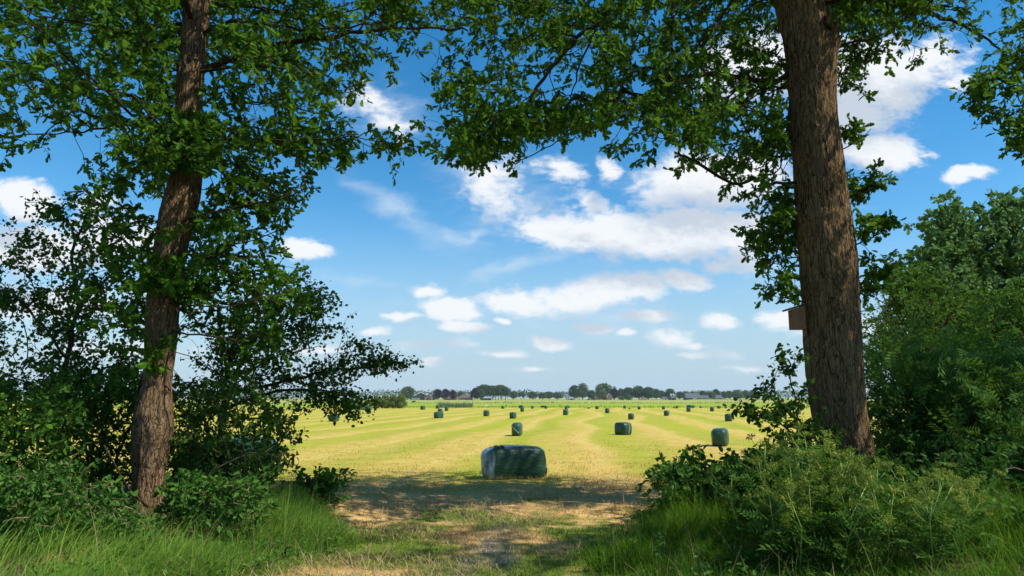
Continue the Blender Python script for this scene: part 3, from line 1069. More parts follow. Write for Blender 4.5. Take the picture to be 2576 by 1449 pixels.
bA = bale(1904, 2201, 1787, 1918, -0.17, 'largest dark green wrapped bale, lying broadside at the edge of the tree shade', 0, deep=0.85)
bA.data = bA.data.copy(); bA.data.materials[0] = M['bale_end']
bB = bale(2043, 2094, 1693, 1745, 0.22, 'squarish wrapped bale with torn film fold, standing behind the largest bale', 1)
bC = bale(2451, 2535, 1691, 1741, 0.44, 'wide wrapped bale showing a dark ribbed end and a glossy side, mid field', 2, deep=0.85)
bD = bale(2844, 2921, 1717, 1788, 0.14, 'pale glossy wrapped bale partly behind the bramble leaves beside the right oak', 3)
bH = bale(868, 1110, 1757, 1872, 0.06, 'pale wrapped bale mostly hidden by the hazel shrub right of the left oak', 4, deep=0.9)
far_bales = [
    (1679, 1703, 1623, 1639, .45, 'far wrapped bale standing alone just right of the willow bushes'),
    (1741, 1760, 1621, 1634.5, .3, 'far wrapped bale at the left end of the reed patch'),
    (1777, 1795, 1626, 1644, .3, 'upright wrapped bale in front of the reed patch'),
    (1749, 1772, 1635, 1652, .2, 'wrapped bale peeping over the top of a wide bale below the reed patch'),
    (1731, 1778, 1647.5, 1673.5, .56, 'wide two-faced wrapped bale in front of a group of three below the reeds'),
    (1464, 1486, 1634, 1656, .3, 'wrapped bale seen through the aspen leaves left of the willow bushes'),
    (1311, 1360, 1657, 1687, .3, 'wrapped bale hidden behind the drooping aspen twigs'),
    (1931, 1960, 1641.6, 1665, .3, 'wrapped bale with the white stork standing just behind it'),
    (2035, 2069, 1649, 1675, .32, 'wrapped bale directly behind the torn squarish bale'),
    (2004, 2019, 1623, 1635, .3, 'tiny far bale on the field edge below the big tree clump'),
    (2073.5, 2095, 1621, 1632, .1, 'low dark far bale half behind a nearer upright bale'),
    (2080, 2098, 1630, 1647, .25, 'upright bale in front of a low dark far bale'),
    (2123, 2136.5, 1623.5, 1634.6, .3, 'tiny far bale alone right of the overlapping pair'),
    (2163, 2183, 1622, 1630.5, .0, 'long low far bale whose right end is behind a squarish one'),
    (2176.5, 2191, 1623, 1635, .3, 'squarish far bale in front of the right end of a long low bale'),
    (2250, 2276, 1637.5, 1661, .3, 'front bale of the three that stack up in line below the farm silos'),
    (2258, 2273, 1624.6, 1638, .3, 'middle bale of the three that stack up in line below the farm silos'),
    (2262, 2280, 1622, 1633, .3, 'rearmost bale of the three that stack up in line below the farm silos'),
    (2380, 2397, 1624, 1637, .35, 'far bale below the yellowish weeping willow'),
    (2419, 2440, 1633, 1653, .3, 'bale below the small brick gable house'),
    (2511, 2539, 1653.7, 1678.6, .2, 'bale standing just above and behind the wide glossy bale'),
    (2492.5, 2505.6, 1622, 1634.5, .3, 'tiny far bale below the dark tree group, with a crow beside it'),
    (2549.7, 2564, 1625, 1638, .2, 'far bale below the brown earth heap'),
    (2647, 2662, 1624, 1638, .25, 'far bale just above a larger bale below the round dark tree'),
    (2654, 2679.5, 1642, 1663.7, .25, 'larger bale just below a smaller one, under the round dark tree'),
    (2702, 2714, 1622.7, 1633.5, .2, 'tiny far bale left of the long dark roofed barn'),
    (2746, 2769.6, 1620.5, 1632, .1, 'wide low far bale below the long barn, with crows on top'),
    (2768, 2779.5, 1621, 1631.7, .3, 'far bale touching the right end of the wide low bale below the barn'),
    (2745, 2764, 1630, 1647.5, .15, 'upright bale in front of the wide low bale below the barn'),
    (2840, 2857.5, 1628, 1646, .15, 'bale below the lowest barn roof at the right end of the farm'),
    (2868, 2882, 1623, 1634.5, .3, 'tiny far bale on the field edge near the right end of the farm'),
    (2899, 2932, 1656, 1686, .1, 'glossy bale with a sharp thin shadow, left of the alder leaves'),
    (2975, 2999, 1628, 1646, .2, 'pale bale half hidden by the outermost alder leaves'),
    (2995, 3010, 1624, 1636.6, .3, 'far bale touching the right of a pale bale behind alder leaves'),
    (3185, 3206, 1639, 1658, .4, 'bale seen through alder leaves close to the right oak trunk'),
]
for i, (xl, xr, yt, yb, fr, lab) in enumerate(far_bales):
    bale(xl, xr, yt, yb, fr, lab, i)

# loose film on the near bales, in each bale's own unit space
def film(parent, name, pts, thick, mat, label=None):
    mb = MB()
    n = len(pts)
    a = [np.array(p, float) for p in pts]
    c = sum(a) / n
    nr = np.cross(a[1] - a[0], a[2] - a[0]); nr /= np.linalg.norm(nr) + 1e-9
    mb.add([p + nr * thick for p in a] + [p - nr * thick for p in a],
           [tuple(range(n)), tuple(range(2 * n - 1, n - 1, -1))] + [((i + 1) % n, i, n + i, n + (i + 1) % n) for i in range(n)])
    o = mb.build(name, mat, parent)
    if label:
        o['label'] = label
    return o


fl = MB().ball((.475, .0, .26), (.045, .34, .25), 16, 12)
fl.build('film_flap', M['film'], bA, True)['label'] = 'dark bulging fold of film at the lower right end'
tm = MB()
for k in range(7):
    tm.ball((-.36 + .022 * k, -.35 + .02 * math.sin(k * 2), .99 + .018 * math.sin(k * 1.7)), (.022, .03, .035), 7, 5)
tm.build('film_bunch', M['film'], bA, True)['label'] = 'bunched black film on the top left corner'
film(bB, 'film_fold', [(-.46, -.497, .82), (-.40, -.512, .84), (.02, -.523, .50), (.33, -.515, .28), (.28, -.518, .22), (-.1, -.526, .5)], .006, M['film_pale'], 'diagonal crumpled fold of film')
film(bC, 'film_fold', [(.508, -.05, .95), (.512, .03, .9), (.515, .05, .4), (.51, -.12, .03), (.513, -.03, .4)], .006, M['film_pale'], 'vertical crumpled seam on the glossy side')

# ================================================================== FAR TREES AND FARM
far_mats = {
    'green': leaf_mat('far_green', (0.040, 0.080, 0.018), (0.075, 0.125, 0.028), 0.25),
    'dark': leaf_mat('far_dark', (0.028, 0.060, 0.016), (0.055, 0.095, 0.024), 0.22),
    'copper': leaf_mat('far_copper', (0.030, 0.012, 0.016), (0.055, 0.024, 0.026), 0.2, tcol=(0.12, 0.03, 0.02)),
    'pale': leaf_mat('far_pale', (0.085, 0.115, 0.055), (0.13, 0.165, 0.085), 0.25),
    'yellow': leaf_mat('far_yellow', (0.11, 0.14, 0.025), (0.17, 0.19, 0.04), 0.28),
    'olive': leaf_mat('far_olive', (0.10, 0.135, 0.030), (0.18, 0.21, 0.06), 0.28),
}
_cache = {}


def crown_unit(kind, style, var):
    key = (kind, style, var)
    if key in _cache:
        return _cache[key]
    r = np.random.default_rng(hash((style, var)) % 1000 if False else 100 + var * 7 + len(style))
    # unit tree: height 1, width 1
    z0, z1 = {'round': (.14, 1.0), 'tall': (.30, 1.0), 'bush': (.0, 1.0), 'weep': (.04, 1.0)}[style]
    pos, nrm = [], []
    nl = 26
    for k in range(nl):
        u = (k + .5) / nl
        zc = z0 + (z1 - z0) * (0.08 + 0.84 * u)
        prof = math.sqrt(max(0.02, 1 - (2 * (u ** (0.8 if style != 'weep' else 1.0)) - 1) ** 2))
        a = k * 2.4 + r.normal(0, .4)
        rr = .30 * prof * (0.7 + 0.5 * r.random())
        c = np.array([math.cos(a) * rr, math.sin(a) * rr, zc])
        R_ = np.array([.21, .21, .12]) * (0.75 + 0.5 * r.random())
        q = unit(r.normal(0, 1, (85, 3)))
        pos.append(c + q * R_ * (0.75 + 0.3 * r.random((85, 1))))
        nrm.append(q + r.normal(0, .35, (85, 3)))
    pos = np.concatenate(pos); nrm = np.concatenate(nrm)
    pos[:, 2] = np.clip(pos[:, 2], z0 * 0.9, None)
    sx = np.percentile(np.abs(pos[:, :2]), 99) * 2
    pos[:, :2] /= sx
    pos[:, 2] = z0 + (pos[:, 2] - pos[:, 2].min()) / np.ptp(pos[:, 2]) * (z1 - z0)
    ax = unit(np.cross(nrm, r.normal(0, 1, nrm.shape)) + np.array([0, 0, -.4]))
    me = leaves_mesh('crown', 'diam', pos - ax * .03, ax, nrm, .085 * np.exp(r.normal(0, .25, len(pos))), np.clip(r.normal(.5, .25, len(pos)), 0, 1))
    me.materials.append(far_mats[kind])
    _cache[key] = me
    return me


tb = MB()
tb.tube([(0, 0, -.02), (.005, 0, .25), (-.01, .01, .6)], [.035, .026, .012], 7)
tb.tube([(0, 0, .3), (.1, .03, .5), (.17, .05, .62)], [.016, .01, .005], 5)
tb.tube([(0, 0, .34), (-.1, -.02, .52), (-.16, .0, .66)], [.016, .01, .005], 5)
_tm = tb.build('trunk', M['far_bark'], None, True)
TRUNK_ME = _tm.data
bpy.data.objects.remove(_tm)
tree_no = [0]


def far_tree(x0, x1, yt, yb, Y, kind, style, label, group=None, name='tree', dy=0.0, cat='tree'):
    p = at4((x0 + x1) / 2, yb, Y)
    s = Y / (2731.0 * CP)
    w = (x1 - x0) * s
    zb = gz(p[0], Y)
    h = at4((x0 + x1) / 2, yt, Y)[2] - zb
    v = tree_no[0] % 4
    tree_no[0] += 1
    t = empty(name, (p[0], Y, zb), 1.3 * tree_no[0])
    c = bpy.data.objects.new('crown', crown_unit(kind, style, v))
    COL.objects.link(c); c.parent = t
    if style != 'bush':
        k = bpy.data.objects.new('trunk', TRUNK_ME)
        COL.objects.link(k); k.parent = t
    t.scale = (w, w, h)
    tag(t, label, cat, group)
    return t


FT = 'trees around the far farms'
far_tree(1605, 1657, 1545, 1601, 830, 'green', 'round', 'round bright green tree standing alone left of the white edged barn', FT)
far_tree(1728, 1769, 1556, 1600, 850, 'copper', 'round', 'copper beech nearest the barn, left of three purple trees', FT, 'copper_beech')
far_tree(1763, 1799, 1555, 1600, 870, 'copper', 'round', 'middle copper beech of the purple trio beside the barn', FT, 'copper_beech')
far_tree(1795, 1827, 1558, 1599, 850, 'copper', 'round', 'right copper beech of the purple trio, by the thatched roofs', FT, 'copper_beech')
far_tree(1831, 1857, 1565, 1599, 1000, 'dark', 'round', 'small grey green round tree behind the thatched roofs', FT)
far_tree(1883, 1917, 1551, 1601, 840, 'copper', 'round', 'copper beech against the left end of the big tree clump', FT, 'copper_beech')
far_tree(1911, 1940, 1555, 1601, 835, 'green', 'round', 'light green young tree in front of the big tree clump', FT)
cl_x = [1922, 1938, 1953, 1968, 1982, 1995, 2008, 2022]
cl_t = [1541, 1537, 1539, 1541, 1542, 1540, 1538, 1545]
cl_l = ['leftmost high crown of the big clump of bare trunked trees', 'high crown just right of the left end of the big clump', 'third crown from the left in the big clump above the open shed',
        'crown left of the middle of the big clump, above the pale post', 'crown right of the middle of the big tree clump', 'third crown from the right end of the big tree clump',
        'tallest crown near the right end of the big tree clump', 'rightmost, lower crown closing the big tree clump']
for x, t_, l_ in zip(cl_x, cl_t, cl_l):
    far_tree(x - 22, x + 20, t_, 1600.5, 880, 'green', 'tall', l_, 'clump of tall bare trunked trees')
for a in [
    (2038, 2072, 1563, 1598, 1150, 'dark', 'round', 'dark round tree just right of the big clump'),
    (2070, 2100, 1567, 1598, 1200, 'dark', 'round', 'dark tree above the small white roofs'),
    (2110, 2150, 1566, 1598, 1180, 'dark', 'round', 'broad dark tree left of the gap in the middle tree line'),
    (2152, 2186, 1569, 1598, 1150, 'dark', 'round', 'dark tree right of the gap in the middle tree line'),
    (2176, 2216, 1565, 1598, 1180, 'dark', 'round', 'humped dark tree in the middle tree line'),
    (2210, 2252, 1568, 1598, 1160, 'dark', 'round', 'dark tree left of the twin grey silos'),
    (2272, 2322, 1540, 1600, 900, 'dark', 'round', 'dark oak with gaps right of the twin grey silos'),
    (2309, 2353, 1532, 1600, 905, 'pale', 'round', 'tall grey leaved willow against the dark oak'),
    (2349, 2383, 1560, 1600, 900, 'green', 'round', 'low round tree between the grey willow and the slate roof'),
    (2384, 2449, 1532, 1599, 940, 'green', 'round', 'tallest spreading tree behind the small brick gable house'),
    (2393, 2431, 1557, 1600, 890, 'yellow', 'weep', 'yellowish weeping willow in front of the tallest spreading tree'),
    (2437, 2476, 1555, 1599, 900, 'copper', 'round', 'copper beech right of the small brick gable house'),
    (2448, 2470, 1544, 1598, 980, 'pale', 'round', 'pale crown peeping over the copper beech by the gable house'),
    (2470, 2500, 1553, 1598, 980, 'dark', 'round', 'grey green tree just right of the copper beech'),
    (2487, 2540, 1549, 1600, 930, 'green', 'round', 'broad tree at the left of the dark tree group by the earth heap'),
    (2530, 2582, 1542, 1600, 920, 'dark', 'round', 'highest tree of the dark tree group behind the earth heap'),
    (2570, 2618, 1546, 1600, 910, 'dark', 'round', 'right tree of the dark tree group beside the earth heap'),
    (2608, 2642, 1554, 1598, 1050, 'dark', 'round', 'bluish tree right of the dark tree group'),
    (2632, 2664, 1561, 1598, 1100, 'dark', 'round', 'lower bluish tree left of the round dark tree'),
    (2661, 2703, 1554, 1598, 920, 'dark', 'round', 'round dark tree above the pinkish silos'),
    (2707, 2733, 1565, 1598, 1050, 'dark', 'round', 'bluish tree right of the pinkish silos'),
    (2727, 2760, 1566, 1598, 990, 'green', 'round', 'tree behind the left end of the long dark barn roof'),
    (2762, 2786, 1566, 1598, 1000, 'dark', 'round', 'small tree behind the middle of the long dark barn roof'),
    (2800, 2826, 1562, 1598, 1000, 'dark', 'round', 'tree behind the right end of the long dark barn roof'),
    (2814, 2842, 1565, 1598, 960, 'green', 'round', 'green tree behind the middle barn roof'),
    (2834, 2862, 1565, 1599, 880, 'pale', 'round', 'pale grey willow between the two lower barn roofs'),
    (2850, 2882, 1556, 1598, 960, 'dark', 'round', 'dark round tree behind the right barn roof'),
    (2884, 2912, 1564, 1598, 1100, 'dark', 'round', 'bluish tree right of the lowest barn roof'),
    (2905, 2932, 1562, 1598, 1120, 'dark', 'round', 'bluish tree left of the pale willow beyond the farm'),
    (2926, 2975, 1558, 1600, 900, 'pale', 'round', 'broad pale willow right of the farm barns'),
    (2966, 3000, 1560, 1598, 1150, 'dark', 'round', 'bluish tree right of the broad pale willow'),
    (2996, 3030, 1559, 1598, 1150, 'dark', 'round', 'bluish tree left of the wind turbine foot'),
]:
    far_tree(*a, group=FT)
for i, (x0, x1, yt) in enumerate([(1486, 1530, 1584), (1518, 1566, 1579), (1553, 1598, 1577), (1583, 1627, 1575)]):
    far_tree(x0, x1, yt, 1634, 172, 'olive', 'bush', ['olive willow bush hanging left under the aspen twigs', 'olive willow bush, second from the left of the field clump', 'olive willow bush, second from the right of the field clump', 'tallest olive willow bush at the right end of the field clump'][i],
             'willow bushes beside the mown field', 'willow_bush', cat='bush')
far_tree(1646, 1664, 1603, 1611, 420, 'dark', 'bush', 'small dark bush alone on the pale meadow below the barn', None, 'bush', cat='bush')
for x0, x1, yt, l_ in [(2474, 2500, 1583, 'small round shrub at the left foot of the dark tree group'), (2500, 2530, 1579, 'pale round shrub left of the earth heap'), (2672, 2686, 1584, 'small round shrub below the pinkish silos'),
                       (2349, 2362, 1594, 'small grey shrub below the slate roof'), (2364, 2382, 1593, 'low green shrub left of the yellowish willow')]:
    far_tree(x0, x1, yt, 1600, 870, 'pale', 'bush', l_, 'shrubs around the far farms', 'shrub', cat='shrub')

# the far wood closing the horizon, one mass
r1 = np.random.default_rng(5)
N = 26000
a = r1.uniform(-0.92, 0.92, N)
Y = r1.uniform(1350, 1700, N)
X = a * Y
top = 11 + 9 * fbm(np.stack([X * 0.012, X * 0, X * 0], -1), 71, 4) + 5 * (fbm(np.stack([X * 0.05, Y * 0.01, X * 0], -1), 72, 2) - .5)
Z = -0.8 + top * np.sqrt(r1.random(N))
nr = unit(r1.normal(0, 1, (N, 3)) + np.array([0, -.5, .6]))
ax = unit(r1.normal(0, 1, (N, 3)))
me = leaves_mesh('distant_wood', 'diam', np.stack([X, Y, Z], -1), ax, nr, 3.2 * np.exp(r1.normal(0, .3, N)), np.clip(r1.normal(.4, .25, N), 0, 1))
tag(link('distant_wood', me, far_mats['dark']), 'hazy dark wood closing the horizon behind the farms', 'wood', kind='stuff')

# ---- farm buildings
M['brick'] = plain_mat('brick', (0.30, 0.15, 0.09), (0.24, 0.12, 0.075), 3, 0.85)
M['thatch'] = plain_mat('thatch_roof', (0.085, 0.065, 0.055), (0.12, 0.09, 0.075), 1, 0.95)
M['tile'] = plain_mat('dark_tile', (0.06, 0.065, 0.075), (0.085, 0.09, 0.10), 1, 0.6)
M['panel'] = plain_mat('dark_green_panel', (0.045, 0.065, 0.055), (0.06, 0.08, 0.07), 1, 0.7)
M['white'] = plain_mat('white_paint', (0.78, 0.78, 0.76), (0.7, 0.7, 0.68), 2, 0.5)
M['glass'] = plain_mat('window_glass', (0.03, 0.035, 0.04), (0.05, 0.055, 0.06), 2, 0.15, 0.0, spec=0.6)
M['dark'] = plain_mat('dark_opening', (0.015, 0.015, 0.015), (0.02, 0.02, 0.02), 2, 0.9)
M['grey'] = plain_mat('grey_metal', (0.35, 0.37, 0.40), (0.28, 0.30, 0.32), 1, 0.45, metallic=0.3)
M['pinkish'] = plain_mat('pinkish_silo', (0.50, 0.36, 0.32), (0.42, 0.30, 0.27), 1, 0.6)
M['earth'] = plain_mat('earth', (0.20, 0.115, 0.075), (0.14, 0.08, 0.05), .6, 0.95)


def bld(name, label, cat, x4, Y, rz=0.0, group=None):
    p = at4(x4, 1600, Y)
    e = empty(name, (p[0], Y, gz(p[0], Y)), rz)
    tag(e, label, cat, group)
    return e, Y / (2731.0 * CP)


def gable_house(e, w, hw, hr, dep, wallm, roofm, verge=None, over=0.4, windows=(), doors=()):
    """gable toward the viewer: w wide, eaves hw, ridge hr, dep deep"""
    MB().prism_y([(-w / 2, 0), (w / 2, 0), (w / 2, hw), (0, hr), (-w / 2, hw)], 0, dep).build('wall', wallm, e)
    t = 0.25
    sl = (hr - hw) / (w / 2)
    o = over
    MB().prism_y([(-w / 2 - o, hw - o * sl + .02), (0, hr + .02), (w / 2 + o, hw - o * sl + .02), (w / 2 + o, hw - o * sl + t), (0, hr + t), (-w / 2 - o, hw - o * sl + t)], -o, dep + o).build('roof', roofm, e)
    if verge:
        MB().prism_y([(-w / 2 - o - .1, hw - o * sl - .35), (0, hr - .25), (w / 2 + o + .1, hw - o * sl - .35), (w / 2 + o + .1, hw - o * sl + t + .05), (0, hr + t + .1), (-w / 2 - o - .1, hw - o * sl + t + .05)], -o - .12, -o - .01).build('verge_board', verge, e)
    for (x, z, ww, hh) in windows:
        f = MB().box((x, -.03, z), (ww, .12, hh)).build('window', M['white'], e)
        MB().box((x, -.1, z), (ww * .8, .06, hh * .8)).build('pane', M['glass'], f)
    for (x, ww, hh) in doors:
        MB().box((x, -.04, hh / 2), (ww, .12, hh)).build('door', M['dark'], e)


def long_house(e, w, hw, hr, dep, wallm, roofm, windows=(), doors=(), chimneys=(), hip=1.0, door_mat=None):
    """ridge across the view"""
    MB().box((0, dep / 2, hw / 2), (w, dep, hw)).build('wall', wallm, e)
    o = .5
    rf = MB().add([(-w / 2 - o, -o, hw), (w / 2 + o, -o, hw), (w / 2 + o, dep + o, hw), (-w / 2 - o, dep + o, hw), (-w / 2 + hip, dep / 2, hr), (w / 2 - hip, dep / 2, hr)],
                  [(0, 1, 5, 4), (1, 2, 5), (2, 3, 4, 5), (3, 0, 4), (3, 2, 1, 0)]).build('roof', roofm, e)
    for x in chimneys:
        MB().box((x, dep / 2, hr + .3), (.9, .8, 1.6)).build('chimney', M['brick'], rf)
    for (x, z, ww, hh) in windows:
        f = MB().box((x, -.03, z), (ww, .12, hh)).build('window', M['white'], e)
        MB().box((x, -.1, z), (ww * .8, .06, hh * .8)).build('pane', M['glass'], f)
    for (x, ww, hh) in doors:
        MB().box((x, -.04, hh / 2), (ww, .12, hh)).build('door', door_mat or M['dark'], e)


e, s = bld('barn', 'wide dark green gabled cattle barn with white roof edges', 'barn', 1683, 870)
gable_house(e, 84 * s, 3.0, 9.4, 50, M['panel'], M['tile'], M['white'], .6, doors=[(1.5, 8.0, 3.2)])
MB().box((-6.5, -.06, 1.4), (11, .1, 2.2)).build('curtain', M['grey'], e)
vent = MB().tube([(6.5, 8, 6.5), (6.5, 8, 8.4)], 1.0, 10).build('vent', M['white'], e)
e, s = bld('brick_shed', 'small brick gabled shed in front of the right half of the barn', 'shed', 1710, 855)
gable_house(e, 25 * s, 3.6, 6.6, 9, M['brick'], M['thatch'], None, .2, windows=[(-2.4, 1.9, 1.0, 1.2), (2.4, 1.9, 1.0, 1.2), (0, 4.6, 1.2, 1.1)], doors=[(0, 1.8, 2.4)])
e, s = bld('farmhouse', 'low brown thatched farmhouse with pale walls between copper beeches', 'house', 1862, 880)
long_house(e, 52 * s, 2.6, 6.4, 10, M['brick'], M['thatch'], windows=[(-6, 1.5, 1.6, 1.3), (-2, 1.5, 1.6, 1.3), (3, 1.5, 1.6, 1.3), (6.5, 1.5, 1.2, 1.3)], doors=[(.6, 1.3, 2.2)], chimneys=[-4.5, 5], hip=2.0)
e, s = bld('farmhouse', 'long low brown roofed farmhouse below the purple tree trio', 'house', 1806, 865)
long_house(e, 62 * s, 1.9, 4.4, 8, M['brick'], M['thatch'], windows=[(-7, 1.1, 1.5, 1.0), (-2, 1.1, 1.5, 1.0), (4, 1.1, 1.5, 1.0)], doors=[(7.5, 2.4, 1.7)], chimneys=[-5], hip=1.2, door_mat=M['white'])
e, s = bld('shed', 'tiny pale fronted shed right of the barn under the purple trees', 'shed', 1736, 858)
gable_house(e, 10 * s, 2.2, 3.2, 4, M['brick'], M['tile'], None, .2, doors=[(0, 1.4, 1.9)])
e, s = bld('open_shed', 'open grey roofed shed in front of the big tree clump', 'shed', 1945, 845)
long_house(e, 40 * s, 2.2, 3.5, 7, M['dark'], M['grey'], windows=[(-3, 1.1, 1.3, 1.0)], doors=[(2.5, 3.5, 1.9)], hip=2.0)
mb = MB().tube([(0, 0, 0), (0, 0, 5.4)], .16, 8)
p = at4(1966, 1600, 842)
o = mb.build('post', M['white']); o.location = (p[0], 842, gz(p[0], 842)); tag(o, 'pale slender post right of the open grey shed', 'post')
e, s = bld('house', 'small white gabled house half behind the middle tree line', 'house', 2084, 1120)
gable_house(e, 18 * s, 3.2, 5.6, 10, M['white'], M['brick'], None, .3, windows=[(-1.5, 1.6, 1.2, 1.2), (1.5, 1.6, 1.2, 1.2)], doors=[(0, 1.1, 2.1)])
for x4, l_ in ((2267.5, 'left of the twin grey silos beside the dark oak'), (2275.5, 'right of the twin grey silos beside the dark oak')):
    p = at4(x4, 1600, 860)
    e = empty('silo', (p[0], 860, gz(p[0], 860)))
    MB().tube([(0, 0, 0), (0, 0, 5.2)], 1.15, 14).build('tank', M['grey'], e, False)
    MB().tube([(0, 0, 5.2), (0, 0, 5.9)], [1.2, .25], 14).build('roof', M['grey'], e, False)
    tag(e, l_, 'silo', 'twin grey silos')
e, s = bld('shed', 'low pale roofed shed right of the twin grey silos', 'shed', 2287, 868)
long_house(e, 14 * s, 2.0, 3.9, 6, M['brick'], M['grey'], doors=[(0, 1.6, 1.7)], hip=1.0)
e, s = bld('house', 'slate roofed house between the round tree and the yellowish willow', 'house', 2389, 930)
long_house(e, 26 * s, 3.0, 8.5, 10, M['brick'], M['tile'], windows=[(-2, 1.6, 1.2, 1.2), (2, 1.6, 1.2, 1.2)], hip=.6)
e, s = bld('brick_house', 'small brick gable house between the yellowish willow and copper beech', 'house', 2437, 880)
gable_house(e, 20 * s, 4.0, 8.2, 12, M['brick'], M['tile'], M['white'], .3, windows=[(-1.4, 1.7, 1.0, 1.3), (1.4, 1.7, 1.0, 1.3), (0, 4.7, 1.0, 1.3)])
for x4, l_ in ((2684, 'left of the two pinkish feed silos below the round dark tree'), (2694, 'right of the two pinkish feed silos below the round dark tree')):
    p = at4(x4, 1600, 890)
    e = empty('silo', (p[0], 890, gz(p[0], 890)))
    MB().tube([(0, 0, 1.5), (0, 0, 7.0)], 1.3, 14).build('tank', M['pinkish'], e, False)
    MB().tube([(0, 0, 7.0), (0, 0, 7.7)], [1.35, .3], 14).build('roof', M['white'], e, False)
    for a in range(4):
        MB().tube([(math.cos(a * 1.57 + .7) * 1.1, math.sin(a * 1.57 + .7) * 1.1, 0), (math.cos(a * 1.57 + .7) * 1.1, math.sin(a * 1.57 + .7) * 1.1, 1.6)], .1, 6).build('leg', M['grey'], e)
    tag(e, l_, 'silo', 'pinkish feed silos')
e, s = bld('shed', 'dark shed in front of the pinkish silos', 'shed', 2692, 880)
long_house(e, 22 * s, 2.2, 4.6, 8, M['dark'], M['tile'], windows=[(-2, 1.2, 1.0, 1.0)], doors=[(2, 2.0, 1.8)], hip=.5)
e, s = bld('shed', 'low white walled shed left of the pinkish silos', 'shed', 2659, 885)
long_house(e, 20 * s, 2.0, 4.2, 7, M['white'], M['tile'], windows=[(-1.6, 1.1, 1.0, .9)], doors=[(1.4, 1.2, 1.8)], hip=.8)
e, s = bld('barn', 'largest long barn with dark slate roof and white sliding door', 'barn', 2775, 890)
long_house(e, 58 * s, 2.4, 8.8, 16, M['panel'], M['tile'], doors=[(1.5, 5.0, 2.3)], hip=.3, door_mat=M['white'])
e, s = bld('barn', 'middle barn with lower dark roof right of the largest long barn', 'barn', 2822, 895)
long_house(e, 32 * s, 2.2, 6.2, 14, M['panel'], M['tile'], doors=[(-2, 3, 2.0)], hip=.3)
e, s = bld('barn', 'lowest barn roof at the right end beyond the pale willow', 'barn', 2877, 895)
long_house(e, 30 * s, 2.2, 6.4, 14, M['panel'], M['tile'], doors=[(2, 3, 2.0)], hip=.3)


def mound(name, x0, x1, h, Y, mat, label, cat, seed):
    a, b = at4(x0, 1600, Y), at4(x1, 1600, Y)
    n, m = 40, 10
    V = []
    for i in range(n + 1):
        for j in range(m + 1):
            u, v = i / n, j / m
            x = a[0] + (b[0] - a[0]) * u
            y = Y + (v - .5) * min(14, (b[0] - a[0]) * .6)
            hh = h * min(1, 5 * min(u, 1 - u)) ** .7 * math.sin(math.pi * v) ** .7
            V.append((x, y, gz(x, y) - .1 + hh * (0.75 + .5 * float(vnoise(np.array([x * .35, y * .35, 0.]), seed)))))
    q = []
    for i in range(n):
        for j in range(m):
            q += [i * (m + 1) + j, (i + 1) * (m + 1) + j, (i + 1) * (m + 1) + j + 1, i * (m + 1) + j + 1]
    o = link(name, np_mesh(name, np.array(V), q, np.arange(n * m) * 4, smooth=True), mat)
    return tag(o, label, cat)


M['grass_bank'] = plain_mat('grass_bank', (0.10, 0.17, 0.03), (0.18, 0.22, 0.05), .4, 0.95)
mound('earth_heap', 2554, 2592, 1.9, 840, M['earth'], 'reddish brown earth heap in front of the dark tree group', 'heap', 3)
mound('grass_bank', 2740, 2976, 1.5, 835, M['grass_bank'], 'long low green bank in front of the slate roofed barns', 'bank', 4)
mound('grass_bank', 2592, 2664, 1.1, 832, M['grass_bank'], 'short low green bank right of the earth heap', 'bank', 5)


def turbine(x4, hub4, Y, ang, label):
    p = at4(x4, hub4, Y)
    zb = gz(p[0], Y)
    hub = p[2] - zb
    e = empty('wind_turbine', (p[0], Y, zb))
    MB().tube([(0, 0, 0), (0, 0, hub * .5), (0, 0, hub)], [2.6, 2.0, 1.3], 14).build('tower', M['white'], e, True)
    MB().box((0, 3, hub + .3), (4.0, 12, 4.2)).build('nacelle', M['white'], e)
    MB().ball((0, -4, hub), (2.3, 3.0, 2.3)).build('hub', M['white'], e, True)
    for k in range(3):
        a = ang + k * 2 * math.pi / 3
        d = np.array([math.cos(a), 0, math.sin(a)]); n_ = np.array([-math.sin(a), 0, math.cos(a)])
        prof = [(1.5, 1.1, .8), (8, 2.4, .6), (25, 1.8, .4), (45, 1.1, .25), (57, .3, .1)]
        vs, fs = [], []
        for q, wd, th in prof:
            c = np.array([0, -4, hub]) + d * q
            vs += [c + n_ * wd + np.array([0, .2, 0]), c + np.array([0, -th, 0]), c - n_ * wd * .6, c + np.array([0, th, 0])]
        for i in range(len(prof) - 1):
            for j in range(4):
                fs.append((4 * i + j, 4 * i + (j + 1) % 4, 4 * i + 4 + (j + 1) % 4, 4 * i + 4 + j))
        fs += [(3, 2, 1, 0), tuple(4 * (len(prof) - 1) + j for j in range(4))]
        MB().add(vs, fs).build('blade', M['white'], e)
    tag(e, label, 'wind turbine', 'wind turbines on the horizon')


turbine(3057, 1522, 3900, rad(41), 'white wind turbine on the horizon in the clear left of the alder leaves')
turbine(3229, 1517, 3900, rad(155), 'white wind turbine half hidden behind the right oak trunk')

